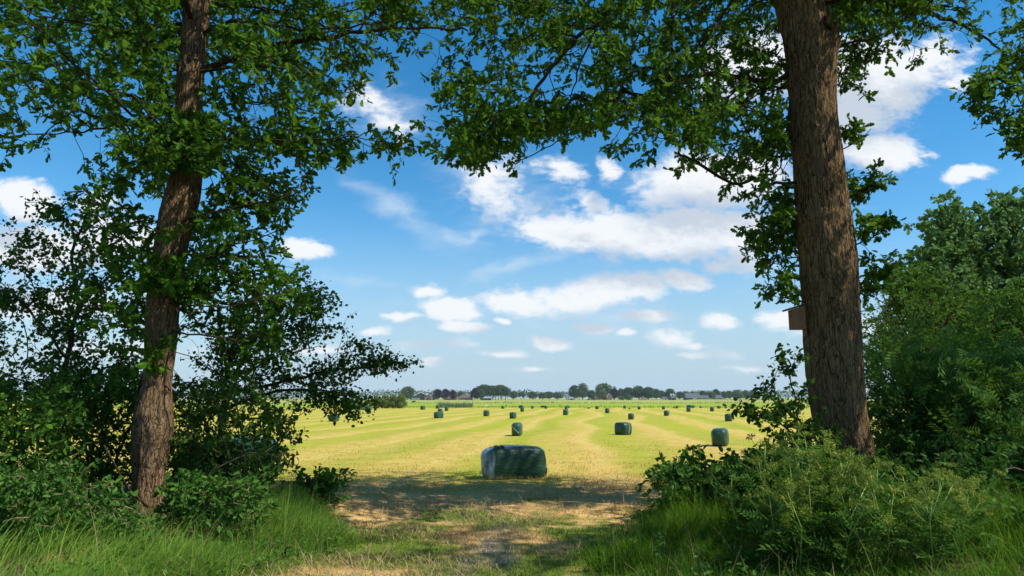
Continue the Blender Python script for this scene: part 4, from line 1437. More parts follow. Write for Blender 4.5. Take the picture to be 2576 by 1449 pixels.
# birds on the field
M['stork'] = plain_mat('stork_white', (0.75, 0.74, 0.70), (0.68, 0.66, 0.62), 3, 0.7)
M['beak'] = plain_mat('beak_red', (0.55, 0.12, 0.05), (0.5, 0.1, 0.05), 3, 0.6)
M['crow'] = plain_mat('crow_black', (0.012, 0.012, 0.014), (0.02, 0.02, 0.022), 3, 0.5)
c = on_ground4(1950, 1637.5)
e = empty('stork', c, rad(150))
tag(e, 'white stork bending down behind a bale below the purple trees', 'stork')
mb = MB()
mb.ball((0, 0, .72), (.34, .15, .17), 12, 8)
mb.tube([(.26, 0, .78), (.42, 0, .92), (.5, 0, .98)], [.10, .05, .045], 8)
mb.ball((.54, 0, .99), (.085, .06, .06), 8, 6)
mb.build('body', M['stork'], e, True)
MB().tube([(.6, 0, .98), (.78, 0, .90)], [.022, .005], 6).build('beak', M['beak'], e)
MB().tube([(-.1, .135, .73), (-.38, .12, .66), (-.5, .1, .62)], [.05, .09, .02], 7).build('wing_tip', M['crow'], e)
for sg in (-1, 1):
    MB().tube([(.02, .06 * sg, .58), (.0, .06 * sg, .3), (.03, .06 * sg, 0), (.12, .06 * sg, .01)], [.02, .012, .012, .008], 6).build('leg', M['beak'], e)

mb = MB()
mb.ball((0, 0, .2), (.19, .085, .10), 10, 7)
mb.ball((.17, 0, .29), (.07, .055, .06), 8, 6)
mb.tube([(.22, 0, .29), (.31, 0, .27)], [.022, .004], 6)
mb.tube([(-.14, 0, .2), (-.33, 0, .14)], [.05, .025], 6)
mb.tube([(.0, .035, .13), (.01, .035, 0)], .01, 5)
mb.tube([(.0, -.035, .13), (.01, -.035, 0)], .01, 5)
crow0 = mb.build('crow', M['crow'], None, True)
for i, (px, py) in enumerate([(2355, 1637), (2404, 1624.5), (2518, 1639.5), (2697, 1634), (2799, 1633), (2804, 1634.5), (2880, 1636), (2934, 1634), (2240, 1624), (2303, 1618), (2024, 1627), (2160, 1617), (2800, 1629), (2903, 1636)]):
    c = on_ground4(px, py)
    o = crow0 if i == 0 else crow0.copy()
    if i:
        COL.objects.link(o)
    o.location = c
    o.scale = (1.35,) * 3
    o.rotation_euler = (0, 0, i * 1.9)
    tag(o, 'black crow on the ground among the far bales', 'crow', 'crows feeding on the far field')
# ================================================================== NEAR TREES
def finish_tree(root, sk, trunk_me, trunk_mat, leaf_mats_sets, twig_mat, tip_r=0.0028, expo=0.45, crown_name='crown'):
    if trunk_me is not None:
        attach(link('trunk', trunk_me, trunk_mat), root)
    attach(link('branches', sk.branch_mesh('branches', tip_r, expo), twig_mat), root)
    for nm, me, mt in leaf_mats_sets:
        attach(link(nm, me, mt), root)


def project(P):
    d = P - CAM
    f = d[:, 1] * CP + d[:, 2] * SP
    u = d[:, 2] * CP - d[:, 1] * SP
    return CX + F * d[:, 0] / f, CY - F * u / f


def clear_trunk_mask(P, prof, depth, margin, keep, front):
    """leave the bole open: the sprays grow beside and behind it, with a few side shoots in front"""
    px, py = project(P)
    pr = sorted(prof)
    ys = [q[0] for q in pr]
    l = np.interp(py, ys, [q[1] for q in pr]) - margin
    r_ = np.interp(py, ys, [q[2] for q in pr]) + margin
    bad = (px > l) & (px < r_) & (P[:, 1] < depth + .15) & (py > -60)
    bad &= np.random.default_rng(3).random(len(P)) > keep
    for (y0, y1) in front:
        bad &= ~((py > y0) & (py < y1))
    return ~bad


def clear_trunk(P, *a):
    return P[clear_trunk_mask(P, *a)]


# the sun (azimuth clockwise from the viewing direction) and the gaps in the canopy it shines through
SUN_EL, SUN_AZ = rad(52), rad(110)
sun_v = Vector((math.sin(SUN_AZ) * math.cos(SUN_EL), math.cos(SUN_AZ) * math.cos(SUN_EL), math.sin(SUN_EL)))
SV = np.array(sun_v)
GAPS = [(390, 975, 9.4, .40), (385, 1060, 9.4, .46), (380, 1150, 9.4, .44), (375, 1240, 9.4, .44), (478, 262, 9.4, .20), (462, 470, 9.4, .20), (440, 590, 9.4, .20), (415, 730, 9.4, .22),
        (2090, 230, 10.8, .32), (2105, 160, 10.8, .26), (2115, 520, 10.8, .26), (2140, 620, 10.8, .24), (2135, 420, 10.8, .2), (2165, 1090, 10.8, .25),
        (760, 500, 9.3, .5), (640, 760, 9.4, .5), (620, 520, 9.4, .4), (560, 640, 9.4, .4), (700, 1240, 9.3, .5), (560, 1330, 8.3, .6), (2000, 1250, 8.6, .6)]


def sun_gaps(P, keep, seed=8):
    r = np.random.default_rng(seed)
    bad = np.zeros(len(P), bool)
    for (px, py, Y, rr_) in GAPS:
        q = at(px, py, Y)
        d = P - q
        s = d @ SV
        dist = np.linalg.norm(d - s[:, None] * SV, axis=1)
        bad |= (s > .55) & (dist < rr_)
    bad &= r.random(len(P)) > keep
    return ~bad


FRONT_L = [(285, 420), (560, 600), (645, 745), (835, 930)]
# ---------------------------------------------------------------- left oak
DL = 9.7
prof_l = [(1300, 333, 425), (1270, 338, 414), (1200, 336, 412), (1130, 334, 425), (1080, 334, 436), (1040, 338, 434), (1000, 350, 432), (960, 362, 430),
          (900, 366, 438), (850, 367, 444), (780, 372, 448), (700, 380, 456), (650, 388, 464), (600, 394, 474), (540, 404, 490), (500, 414, 500),
          (440, 432, 507), (400, 440, 510), (350, 443, 508), (300, 442, 505), (250, 443, 507), (200, 446, 511), (100, 456, 517), (0, 466, 529), (-100, 476, 535)]
pt = at(505, -100, DL)
tm_l, path_l, rad_l = trunk_mesh('trunk', prof_l, DL, seg=96, dz=0.022, ridge=0.011, freq=15, seed=2,
                                 bumps=[(-1.2, 1.3, .5, .16, .02), (-2.0, 3.2, .5, .15, .025), (-1.0, 4.9, .5, .12, .02)],
                                 ext=[(pt + np.array([.15, .1, 1.2]), .15), (pt + np.array([.1, .3, 3.0]), .10), (pt + np.array([.3, .2, 4.6]), .04)])
oakL = empty('oak_tree', path_l[0])
tag(oakL, 'left oak, slimmer brown trunk wrapped in leafy side shoots down to the brambles', 'tree')
sk = Skeleton(21)
sk.limb(path_l, rad_l[0], rad_l[-1], trunk=True)
tl = lambda px, py, Y=DL: at(px, py, Y)
# limbs that show, then the ones above the frame
for pts, ra, rb in [
    ([tl(480, 100), tl(560, 62, 9.6), tl(640, 58, 9.4), tl(780, 75, 9.2), tl(930, 60, 9.0)], .034, .012),
    ([tl(478, 185), tl(560, 172, 9.5), tl(680, 170, 9.1), tl(830, 190, 8.8)], .026, .010),
    ([tl(470, 250), tl(560, 262, 10.1), tl(700, 260, 10.6), tl(860, 300, 10.8)], .022, .009),
    ([tl(468, 330), tl(600, 350, 9.3), tl(760, 350, 9.0), tl(900, 340, 8.9)], .020, .008),
    ([tl(450, 400), tl(380, 330, 9.3), tl(300, 255, 9.0), tl(190, 160, 8.8), tl(60, 40, 8.6)], .026, .010),
    ([tl(470, 230), tl(400, 250, 10.0), tl(280, 230, 10.4), tl(140, 170, 10.8)], .024, .009),
    ([tl(485, 120), tl(400, 90, 9.3), tl(270, 70, 9.0), tl(90, 40, 8.7)], .03, .01),
    ([tl(470, 270), tl(330, 310, 9.6), tl(210, 330, 9.9), tl(60, 340, 10.2)], .018, .007),
    ([tl(440, 560), tl(560, 530, 9.0), tl(680, 500, 8.7), tl(790, 470, 8.5)], .017, .007),
    ([tl(430, 640), tl(540, 640, 9.2), tl(640, 600, 9.0), tl(740, 570, 8.8)], .015, .006),
    ([tl(410, 760), tl(520, 770, 9.1), tl(640, 760, 8.9), tl(740, 760, 8.7)], .015, .006),
    ([tl(400, 830), tl(500, 840, 9.4), tl(600, 860, 9.3)], .012, .006),
    ([tl(420, 680), tl(330, 620, 9.3), tl(250, 560, 9.1)], .012, .006),
    ([tl(400, 800), tl(310, 790, 9.2), tl(220, 760, 8.9)], .012, .006),
]:
    sk.limb(pts, ra, rb)
for k in range(11):
    a = k * 2.4
    z = 6.6 + 0.38 * k
    b = np.array([np.interp(z, [p[2] for p in path_l], [p[0] for p in path_l]), np.interp(z, [p[2] for p in path_l], [p[1] for p in path_l]), z])
    L = 4.2 - .22 * k
    d = np.array([math.cos(a), math.sin(a), 0])
    sk.limb([b, b + d * L * .35 + [0, 0, .5], b + d * L * .75 + [0, 0, .75], b + d * L + [0, 0, .7]], .06 - .003 * k, .012)
R2 = np.random.default_rng(404)
T = [
    clumps(R2, [(430, -60), (1110, -60), (1105, 60), (1060, 140), (930, 150), (900, 245), (760, 300), (680, 400), (560, 430), (430, 420)], 9.8, 1.0, 160, 8, .36, .18),
    clumps(R2, [(780, 300), (985, 325), (965, 395), (880, 380), (700, 415), (650, 330)], 9.3, .7, 40, 8),
    clumps(R2, [(-80, -60), (450, -60), (450, 250), (200, 190), (-80, 230)], 9.6, 1.3, 84, 8),
    clumps(R2, [(-80, 200), (430, 200), (430, 330), (300, 350), (180, 300), (60, 380), (-80, 390)], 9.8, 1.2, 34, 7),
    clumps(R2, [(300, 330), (430, 330), (430, 450), (350, 440)], 9.2, .5, 16, 7),
    clumps(R2, [(480, 440), (825, 430), (800, 520), (775, 565), (650, 635), (490, 690), (440, 560)], 9.5, .6, 62, 8, .34, .18),
    clumps(R2, [(440, 640), (650, 650), (760, 720), (750, 840), (610, 900), (440, 900), (420, 740)], 9.6, .6, 58, 8, .34, .2),
    clumps(R2, [(210, 440), (420, 440), (390, 700), (360, 900), (230, 860), (250, 640)], 9.8, .7, 36, 7, .3, .18),
    clumps(R2, [(420, 290), (520, 290), (520, 410), (430, 415)], 9.25, .2, 18, 7, .2, .13),
    clumps(R2, [(390, 620), (480, 620), (470, 740), (400, 740)], 9.25, .15, 14, 6, .18, .12),
    clumps(R2, [(370, 820), (450, 820), (440, 930), (380, 930)], 9.25, .15, 10, 6, .18, .11),
    blob_clumps(R2, (-4.6, 9.9, 9.6), (4.6, 3.9, 2.6), 150, 7, .55, .25),
]
T = clear_trunk(np.concatenate(T), prof_l, DL, 16, .04, FRONT_L)
T = T[sun_gaps(T, .06, 9)]
sk.grow(T)
sk.radii()
pos, ax, nr, sz, ti = sk.leaf_set(9, .075, .10, along=.4)
ok = clear_trunk_mask(pos, prof_l, DL, 4, .30, FRONT_L) & sun_gaps(pos, .12)
pos, ax, nr, sz, ti = pos[ok], ax[ok], nr[ok], sz[ok], ti[ok]
hi = pos[:, 2] > 7.9 + (pos[:, 1] - 9.7) * .8
lv = leaves_mesh('crown', 'oak', pos[~hi], ax[~hi], nr[~hi], sz[~hi], ti[~hi])
keep = hi & (np.random.default_rng(1).random(len(hi)) < .6)
lv2 = leaves_mesh('crown', 'oak_s', pos[keep], ax[keep], nr[keep], sz[keep] * 1.35, ti[keep])
print('left oak leaves', len(pos), 'nodes', sk.n)
finish_tree(oakL, sk, tm_l, M['bark_left'], [('crown', lv, M['oak_leaf']), ('upper_crown', lv2, M['oak_leaf'])], M['bark_thin'])

# ---------------------------------------------------------------- right oak
DR = 11.0
prof_r = [(1245, 2130, 2235), (1215, 2118, 2212), (1180, 2095, 2205), (1150, 2082, 2200), (1100, 2062, 2190), (1050, 2044, 2180), (1000, 2036, 2175), (950, 2031, 2170), (900, 2028, 2167),
          (850, 2025, 2165), (770, 2022, 2161), (730, 2020, 2157), (700, 2017, 2154), (650, 2014, 2152), (600, 2010, 2146), (550, 2006, 2138), (500, 2003, 2129), (450, 2000, 2124), (400, 1998, 2120),
          (350, 1993, 2112), (300, 1988, 2105), (250, 1986, 2103), (200, 1983, 2104), (150, 1979, 2104), (100, 1972, 2098), (50, 1962, 2080), (0, 1950, 2066), (-80, 1935, 2046)]
ptr = at(1990, -80, DR)
zk = at(2085, 90, DR)[2]
tm_r, path_r, rad_r = trunk_mesh('trunk', prof_r, DR, seg=120, dz=0.028, ridge=0.016, freq=13, seed=7,
                                 bumps=[(-.62, zk + .10, .45, .17, .11), (-1.02, zk + .02, .20, .09, -.16), (-.05, zk - .18, .5, .16, .10),
                                        (-1.5, at(2050, 220, DR)[2], .35, .13, .03), (-1.45, at(2080, 700, DR)[2], .45, .12, .045), (-2.9, at(2010, 540, DR)[2], .4, .12, .03)],
                                 ext=[(ptr + np.array([-.25, .1, 1.3]), .33), (ptr + np.array([-.3, .3, 3.0]), .25), (ptr + np.array([0, .4, 5.4]), .08)])
oakR = empty('oak_tree', path_r[0])
tag(oakR, 'right oak, thick ridged bare trunk with a hollow knot and wooden nest box', 'tree')
# swollen rim and stub around the hollow knot
kc = at(2085, 78, DR)
kr = np.interp(kc[2], [p[2] for p in path_r], rad_r)
kx = np.interp(kc[2], [p[2] for p in path_r], [p[0] for p in path_r]); ky = np.interp(kc[2], [p[2] for p in path_r], [p[1] for p in path_r])
mb = MB()
ring = []
for k in range(15):
    a = 2 * math.pi * k / 14
    th = -1.0 + .19 * math.cos(a) + .04
    rr_ = kr + .06 + .03 * math.sin(a)
    ring.append((kx + rr_ * math.cos(th), ky + rr_ * math.sin(th), kc[2] + .02 + .12 * math.sin(a)))
mb.tube(ring, [.045 + .012 * math.sin(3 * k) for k in range(15)], 8)
kn = link('knot', bpy.data.meshes.new('knot'), M['bark_right'])
kn.data.from_pydata(mb.v, [], mb.f); kn.data.polygons.foreach_set('use_smooth', [True] * len(kn.data.polygons))
attach(kn, oakR)
sk = Skeleton(33)
sk.limb(path_r, rad_r[0], rad_r[-1], trunk=True)
tr = lambda px, py, Y=DR: at(px, py, Y)
for pts, ra, rb in [
    ([tr(1985, -60), tr(1840, -110, 10.6), tr(1690, -90, 10.2), tr(1560, 10, 9.9), tr(1440, 110, 9.7), tr(1330, 250, 9.6)], .075, .016),
    ([tr(1985, -120), tr(1830, -170, 10.9), tr(1710, -90, 10.7), tr(1690, 30, 10.5), tr(1685, 150, 10.4), tr(1650, 240, 10.3), tr(1660, 330, 10.3)], .055, .012),
    ([tr(1980, -200), tr(1700, -260, 11.5), tr(1450, -150, 11.8), tr(1290, -30, 12.0), tr(1180, 110, 12.1)], .075, .016),
    ([tr(1980, -160), tr(1800, -200, 11.6), tr(1580, -60, 12.1), tr(1500, 70, 12.3), tr(1440, 220, 12.4)], .06, .014),
    ([tr(1985, -70), tr(1900, -60, 10.3), tr(1830, 20, 9.9), tr(1760, 130, 9.7)], .04, .012),
    ([tr(1990, 245), tr(1982, 330, 11.0), tr(1968, 390, 11.0), tr(1945, 440, 11.0)], .03, .010),
    ([tr(1990, 180), tr(1930, 220, 11.2), tr(1870, 260, 11.2)], .02, .01),
    ([tr(2005, 540), tr(1970, 600, 11.2), tr(1930, 690, 11.2)], .02, .008),
    ([tr(2100, 115), tr(2160, 105, 11.0), tr(2230, 80, 11.0), tr(2310, 20, 11.0)], .018, .007),
    ([tr(2090, 60), tr(2150, -20, 11.2), tr(2230, -60, 11.3)], .02, .008),
    ([tr(2120, 500), tr(2180, 480, 11.2), tr(2240, 430, 11.2)], .012, .006),
    ([tr(2110, 380), tr(2150, 355, 11.1), tr(2190, 320, 11.1)], .010, .005),
    ([tr(2140, 620), tr(2190, 600, 11.1), tr(2240, 565, 11.1)], .011, .005),
    ([tr(2155, 720), tr(2195, 690, 11.1), tr(2225, 670, 11.1)], .010, .005),
    ([tr(2020, 760), tr(1980, 750, 11.1), tr(1920, 735, 11.1)], .008, .005),
]:
    sk.limb(pts, ra, rb)
pz = [p[2] for p in path_r]; pxx = [p[0] for p in path_r]; pyy = [p[1] for p in path_r]
for k in range(12):
    a = k * 2.4 + .5
    z = 8.6 + 0.4 * k
    b = np.array([np.interp(z, pz, pxx), np.interp(z, pz, pyy), z])
    L = 6.2 - .3 * k
    d = np.array([math.cos(a), math.sin(a) * .8, 0])
    sk.limb([b, b + d * L * .35 + [0, 0, .5], b + d * L * .75 + [0, 0, .6], b + d * L + [0, 0, .2]], .085 - .005 * k, .014)
T = [
    clumps(R2, [(1130, -60), (1960, -60), (1955, 90), (1840, 60), (1760, 170), (1820, 260), (1740, 300), (1540, 300), (1400, 340), (1200, 330), (1110, 300), (1100, 200), (1160, 150)], 10.9, 1.3, 165, 8, .32, .16),
    clumps(R2, [(1085, 325), (1130, 290), (1500, 290), (1470, 350), (1400, 345), (1300, 385), (1250, 415), (1140, 390), (1170, 350)], 10.6, 1.0, 46, 8, .34, .16),
    clumps(R2, [(1540, 260), (1840, 240), (1840, 380), (1740, 430), (1700, 400), (1640, 350), (1570, 400)], 10.6, .9, 36, 8, .34, .17),
    clumps(R2, [(1860, 90), (1990, 60), (2005, 300), (1890, 340), (1830, 220)], 11.3, .6, 26, 8, .3, .18),
    clumps(R2, [(1850, 330), (2005, 300), (2010, 480), (1880, 500), (1830, 440)], 11.3, .6, 28, 8, .3, .18),
    clumps(R2, [(1890, 490), (2010, 480), (2020, 640), (2000, 760), (1920, 745), (1900, 620)], 11.4, .5, 38, 8, .28, .18),
    clumps(R2, [(2085, -60), (2330, -60), (2310, 30), (2240, 70), (2185, 150), (2115, 150), (2085, 40)], 11.2, .6, 36, 8, .3, .16),
    clumps(R2, [(2105, 150), (2180, 150), (2160, 230), (2105, 250)], 11.2, .4, 7, 7, .22, .14),
    clumps(R2, [(2120, 320), (2190, 310), (2180, 370), (2130, 390)], 11.2, .3, 6, 6, .2, .1),
    clumps(R2, [(2130, 440), (2245, 415), (2245, 450), (2170, 510), (2130, 520)], 11.2, .3, 9, 7, .2, .1),
    clumps(R2, [(2150, 560), (2240, 550), (2240, 590), (2160, 610)], 11.2, .3, 8, 7, .2, .1),
    clumps(R2, [(2165, 640), (2225, 670), (2205, 760), (2165, 750)], 11.2, .3, 8, 6, .2, .14),
    blob_clumps(R2, (3.2, 11.0, 10.8), (6.2, 4.7, 2.7), 235, 7, .6, .3),
    blob_clumps(R2, (6.7, 11.3, 10.0), (3.4, 3.2, 1.8), 205, 7, .6, .3),
]
T = clear_trunk(np.concatenate(T), prof_r, DR, 18, 0.0, [])
T = T[sun_gaps(T, .06, 9)]
sk.grow(T)
sk.radii()
pos, ax, nr, sz, ti = sk.leaf_set(9.5, .075, .10, along=.4)
ok = clear_trunk_mask(pos, prof_r, DR, 5, 0.0, []) & sun_gaps(pos, .12)
pos, ax, nr, sz, ti = pos[ok], ax[ok], nr[ok], sz[ok], ti[ok]
hi = pos[:, 2] > 8.9 + (pos[:, 1] - 11) * .75
lv = leaves_mesh('crown', 'oak', pos[~hi], ax[~hi], nr[~hi], sz[~hi], ti[~hi])
keep = hi & (np.random.default_rng(2).random(len(hi)) < .6)
lv2 = leaves_mesh('crown', 'oak_s', pos[keep], ax[keep], nr[keep], sz[keep] * 1.35, ti[keep])
print('right oak leaves', len(pos), 'nodes', sk.n)
finish_tree(oakR, sk, tm_r, M['bark_right'], [('crown', lv, M['oak_leaf']), ('upper_crown', lv2, M['oak_leaf'])], M['bark_thin'])

# ---------------------------------------------------------------- oak outside the frame whose branch reaches in at the right
base = np.array([10.3, 10.6, gz(10.3, 10.6) - .05])
mb = MB()
tpts = [base, base + [-.05, 0, 2.0], base + [0, .1, 4.5], base + [.1, .1, 7.5], base + [.1, .2, 10.5]]
mb.tube(tpts, [.36, .28, .24, .19, .06], 18)
oakF = empty('oak_tree', base)
tag(oakF, 'oak at the far right edge, only a dark drooping leafy branch in view', 'tree')
sk = Skeleton(55)
sk.limb(tpts, .3, .06, trunk=True)
sk.limb([base + [.1, .1, 5.6], at(2760, 40, 9.4), at(2620, 120, 9.6), at(2520, 210, 9.8), at(2440, 250, 9.9)], .05, .010)
sk.limb([base + [.1, .1, 5.0], at(2740, 240, 9.5), at(2620, 300, 9.7), at(2550, 350, 9.8)], .03, .008)
for k in range(7):
    a = k * 2.4
    b = base + np.array([.1, .1, 6.5 + .5 * k]); d = np.array([math.cos(a), math.sin(a), .2])
    sk.limb([b, b + d * 1.3, b + d * 2.4], .05, .012)
T = np.concatenate([
    clumps(R2, [(2440, 230), (2510, 130), (2500, 20), (2560, 10), (2700, -20), (2740, 360), (2560, 330), (2490, 310), (2480, 260)], 9.7, .5, 50, 8, .28, .16),
    clumps(R2, [(2550, 320), (2640, 330), (2600, 375), (2550, 370)], 9.7, .3, 5, 7, .2, .1),
    clumps(R2, [(2410, 235), (2470, 235), (2460, 265), (2415, 262)], 9.7, .15, 3, 6, .12, .08),
    blob_clumps(R2, (13.3, 10.7, 9.4), (2.6, 2.3, 2.3), 110, 7, .55, .28), blob_clumps(R2, (11.3, 7.4, 9.0), (2.4, 1.7, 1.8), 34, 7, .5, .25), blob_clumps(R2, (7.4, 5.8, 9.4), (2.2, 1.5, 1.5), 56, 7, .5, .25)])  # these blobs stay out of view, added to shade the right bank and track
T = T[sun_gaps(T, .06, 9)]
sk.grow(T); sk.radii()
pos, ax, nr, sz, ti = sk.leaf_set(10, .12, .10, along=.5)
ok = sun_gaps(pos, .12)
pos, ax, nr, sz, ti = pos[ok], ax[ok], nr[ok], sz[ok], ti[ok]
tme = bpy.data.meshes.new('trunk'); tme.from_pydata(mb.v, [], mb.f)
finish_tree(oakF, sk, tme, M['bark_right'], [('crown', leaves_mesh('crown', 'oak_s', pos, ax, nr, sz, ti), M['oak_leaf'])], M['bark_thin'])

# ---------------------------------------------------------------- thin aspens behind the left oak
def thin_tree(name, label, cat, trunk_pts, r0, r1, limbs, regions, leaf, lmat, size, per, seed, twig='bark_thin', along=.6, tip_r=.0024, flop=.3, group=None, up=.55, tpl_out=.5):
    pts = [np.array(p, float) for p in trunk_pts]
    pts[0][2] = gz(pts[0][0], pts[0][1]) - .05
    root = empty(name, pts[0])
    tag(root, label, cat, group)
    s = Skeleton(seed)
    s.limb(pts, r0, r1)
    for l_, a, b in limbs:
        s.limb(l_, a, b)
    s.grow(np.concatenate(regions))
    s.radii(tip_r)
    pos, ax, nr, sz, ti = s.leaf_set(per, .15 if leaf == 'round' and size < .07 else .10, size, along=along, flop=flop, up=up, out=tpl_out)
    attach(link('branches', s.branch_mesh('branches', tip_r), M[twig]), root)
    attach(link('crown', leaves_mesh('crown', leaf, pos, ax, nr, sz, ti), lmat), root)
    return root


thin_tree('aspen_tree', 'slender dark stemmed aspen with small round leaves left of the oak trunk', 'tree',
          [at(150, 1290, 11.4), at(152, 1100, 11.4), at(160, 950, 11.4), at(195, 760, 11.4), at(178, 660, 11.4), at(215, 540, 11.4)], .06, .018,
          [([at(165, 900, 11.4), at(90, 800, 11.2), at(10, 720, 11.0)], .02, .008), ([at(190, 780, 11.4), at(260, 700, 11.6), at(310, 640, 11.6)], .016, .007),
           ([at(180, 690, 11.4), at(110, 600, 11.3), at(40, 590, 11.2)], .014, .006), ([at(200, 590, 11.4), at(130, 520, 11.4), at(70, 505, 11.4)], .01, .005),
           ([at(155, 1000, 11.4), at(60, 960, 11.2), at(-60, 900, 11.0)], .02, .008), ([at(158, 980, 11.4), at(260, 930, 11.6), at(340, 900, 11.7)], .02, .008)],
          [clumps(R2, [(60, 490), (250, 475), (300, 560), (250, 640), (180, 620), (110, 540)], 11.4, .5, 13, 8, .26, .16),
           clumps(R2, [(-60, 570), (120, 570), (330, 640), (340, 780), (200, 760), (60, 690), (-60, 650)], 11.4, .7, 26, 8, .28, .16),
           clumps(R2, [(-80, 690), (340, 760), (350, 1000), (-80, 1030)], 11.5, .8, 84, 8, .32, .18)],
          'round', M['aspen_leaf'], .055, 9, 61, along=.9)
thin_tree('aspen_tree', 'round leaved aspen behind the left oak whose twigs reach out over the field', 'tree',
          [at(560, 1250, 11.8), at(555, 1100, 11.8), at(570, 950, 11.8), at(600, 800, 11.8), at(640, 700, 11.8)], .05, .016,
          [([at(560, 1030, 11.8), at(700, 985, 11.5), at(830, 985, 11.3), at(930, 1010, 11.2), at(945, 1040, 11.2)], .022, .006),
           ([at(565, 990, 11.8), at(720, 960, 11.8), at(860, 930, 11.7), at(1010, 915, 11.6)], .02, .006),
           ([at(580, 880, 11.8), at(700, 830, 11.6), at(820, 820, 11.5)], .016, .006), ([at(610, 780, 11.8), at(720, 740, 11.6), at(820, 725, 11.5)], .014, .006),
           ([at(570, 950, 11.8), at(480, 900, 12.0), at(420, 880, 12.0)], .016, .006), ([at(570, 980, 11.8), at(690, 900, 12.2), at(800, 870, 12.3)], .014, .006),
           ([at(580, 1060, 11.6), at(650, 1050, 11.3), at(730, 1060, 11.2), at(735, 1100, 11.2)], .01, .004)],
          [clumps(R2, [(580, 700), (740, 690), (830, 720), (845, 760), (760, 790), (600, 800)], 11.6, .5, 34, 8, .32, .16),
           clumps(R2, [(560, 790), (850, 800), (850, 835), (770, 870), (560, 900)], 11.7, .5, 40, 8, .34, .18),
           clumps(R2, [(400, 880), (760, 870), (790, 920), (760, 1010), (400, 1010)], 11.8, .6, 40, 8, .3, .14),
           clumps(R2, [(780, 900), (900, 870), (965, 885), (930, 930), (800, 960)], 11.7, .4, 18, 8, .26, .09),
           clumps(R2, [(920, 890), (1022, 905), (1028, 920), (920, 935)], 11.6, .2, 11, 7, .2, .05),
           clumps(R2, [(760, 960), (945, 975), (945, 1050), (860, 1055), (760, 1010)], 11.3, .35, 19, 8, .24, .09),
           clumps(R2, [(640, 1030), (740, 1050), (735, 1105), (690, 1095)], 11.2, .25, 9, 7, .2, .1)],
          'round', M['aspen_leaf'], .048, 7, 62, along=.9)


# ================================================================== SHRUBS
def shrub(name, label, cat, xy, region_list, leaf, lmat, size, per, seed, stems=6, group=None, twig='bark_thin', along=.6, flop=.2, stem_r=.012, up=.7, clump=None, spread=.09):
    s = Skeleton(seed)
    T = np.concatenate(region_list)
    T[:, 2] = np.maximum(T[:, 2], ground_z(T[:, 0], T[:, 1]) + .05)
    b = np.array([xy[0], xy[1], gz(*xy) - .03])
    root = empty(name, b)
    tag(root, label, cat, group)
    r = s.r
    for k in range(stems):
        t = T[r.integers(len(T))]
        b0 = b + np.array([r.normal(0, .12), r.normal(0, .12), 0])
        mid = b0 * .5 + t * .5 + np.array([0, 0, .25])
        if s.n == 0:
            s.limb([b0, mid, t], stem_r, stem_r * .4)
        else:
            s.limb([b0, mid, t], stem_r, stem_r * .4)
    # roots of unattached stems
    s.grow(T)
    s.radii(.0024)
    pos, ax, nr, sz, ti = s.leaf_set(per, spread, size, along=along, flop=flop, up=up)
    pos[:, 2] = np.maximum(pos[:, 2], ground_z(pos[:, 0], pos[:, 1]) + .03)
    attach(link('stems', s.branch_mesh('stems', .0024), M[twig]), root)
    attach(link('foliage', leaves_mesh('foliage', leaf, pos, ax, nr, sz, ti), lmat), root)
    return root


def gxy(px, py):
    c = on_ground4(px / K4, py / K4)
    return (c[0], c[1])


C = lambda poly, d, sd, n, per=8, rh=.28, rv=.2: clumps(R2, poly, d, sd, n, per, rh, rv)
BR = 'brambles under the left oak'
shrub('bramble', 'broad leaved bramble bush in front of the right foot of the left oak', 'bramble', (-4.0, 8.8),
      [C([(445, 1210), (540, 1180), (650, 1205), (650, 1300), (560, 1320), (440, 1320)], 8.7, .35, 30, 8, .2, .14)], 'oval', M['bramble_leaf'], .070, 10, 71, 7, BR, 'twig')
shrub('bramble', 'bright leaved bramble tangle left of the oak foot above the dead leaves', 'bramble', (-5.1, 8.1),
      [C([(150, 1150), (290, 1160), (310, 1280), (280, 1400), (120, 1380), (90, 1230)], 8.1, .4, 42, 8, .24, .16)], 'oval', M['bramble_leaf'], .060, 9, 72, 8, BR, 'twig')
shrub('bramble', 'low bramble spilling onto the grass at the bottom left corner', 'bramble', (-6.0, 7.6),
      [C([(-60, 1200), (120, 1180), (150, 1400), (-60, 1430)], 7.7, .4, 55, 8, .24, .16)], 'oval', M['bramble_leaf'], .058, 9, 73, 8, BR, 'twig')
shrub('bramble', 'low trailing bramble in front of the dead leaves, left of the grassy bank', 'bramble', (-4.7, 7.9),
      [C([(90, 1300), (420, 1315), (400, 1365), (250, 1405), (60, 1420)], 7.9, .25, 44, 8, .2, .1)], 'oval', M['bramble_leaf'], .058, 9, 70, 7, BR, 'twig')
shrub('hazel_shrub', 'dark leafy shrub at the left picture edge below the aspen', 'shrub', (-6.9, 9.3),
      [C([(-80, 960), (140, 960), (170, 1100), (140, 1260), (-80, 1290)], 9.2, .5, 90, 8, .3, .2)], 'oval', M['hazel_leaf'], .062, 9, 74, 8, 'hedge shrubs on the left bank')
shrub('hazel_shrub', 'dense shaded shrub between the aspen stem and the left oak trunk', 'shrub', (-6.2, 10.6),
      [C([(120, 930), (360, 930), (345, 1200), (120, 1200)], 10.6, .5, 105, 8, .3, .2)], 'oval', M['hazel_leaf'], .062, 9, 75, 8, 'hedge shrubs on the left bank')
shrub('hazel_shrub', 'twiggy hazel shrub right of the left oak trunk with bare brown twigs showing', 'shrub', (-4.4, 11.2),
      [C([(430, 960), (600, 950), (720, 1010), (740, 1060), (690, 1120), (735, 1160), (640, 1240), (430, 1220)], 10.7, .5, 105, 8, .26, .16)], 'oval', M['hazel_leaf'], .062, 8, 76, 9, 'hedge shrubs on the left bank', 'twig')
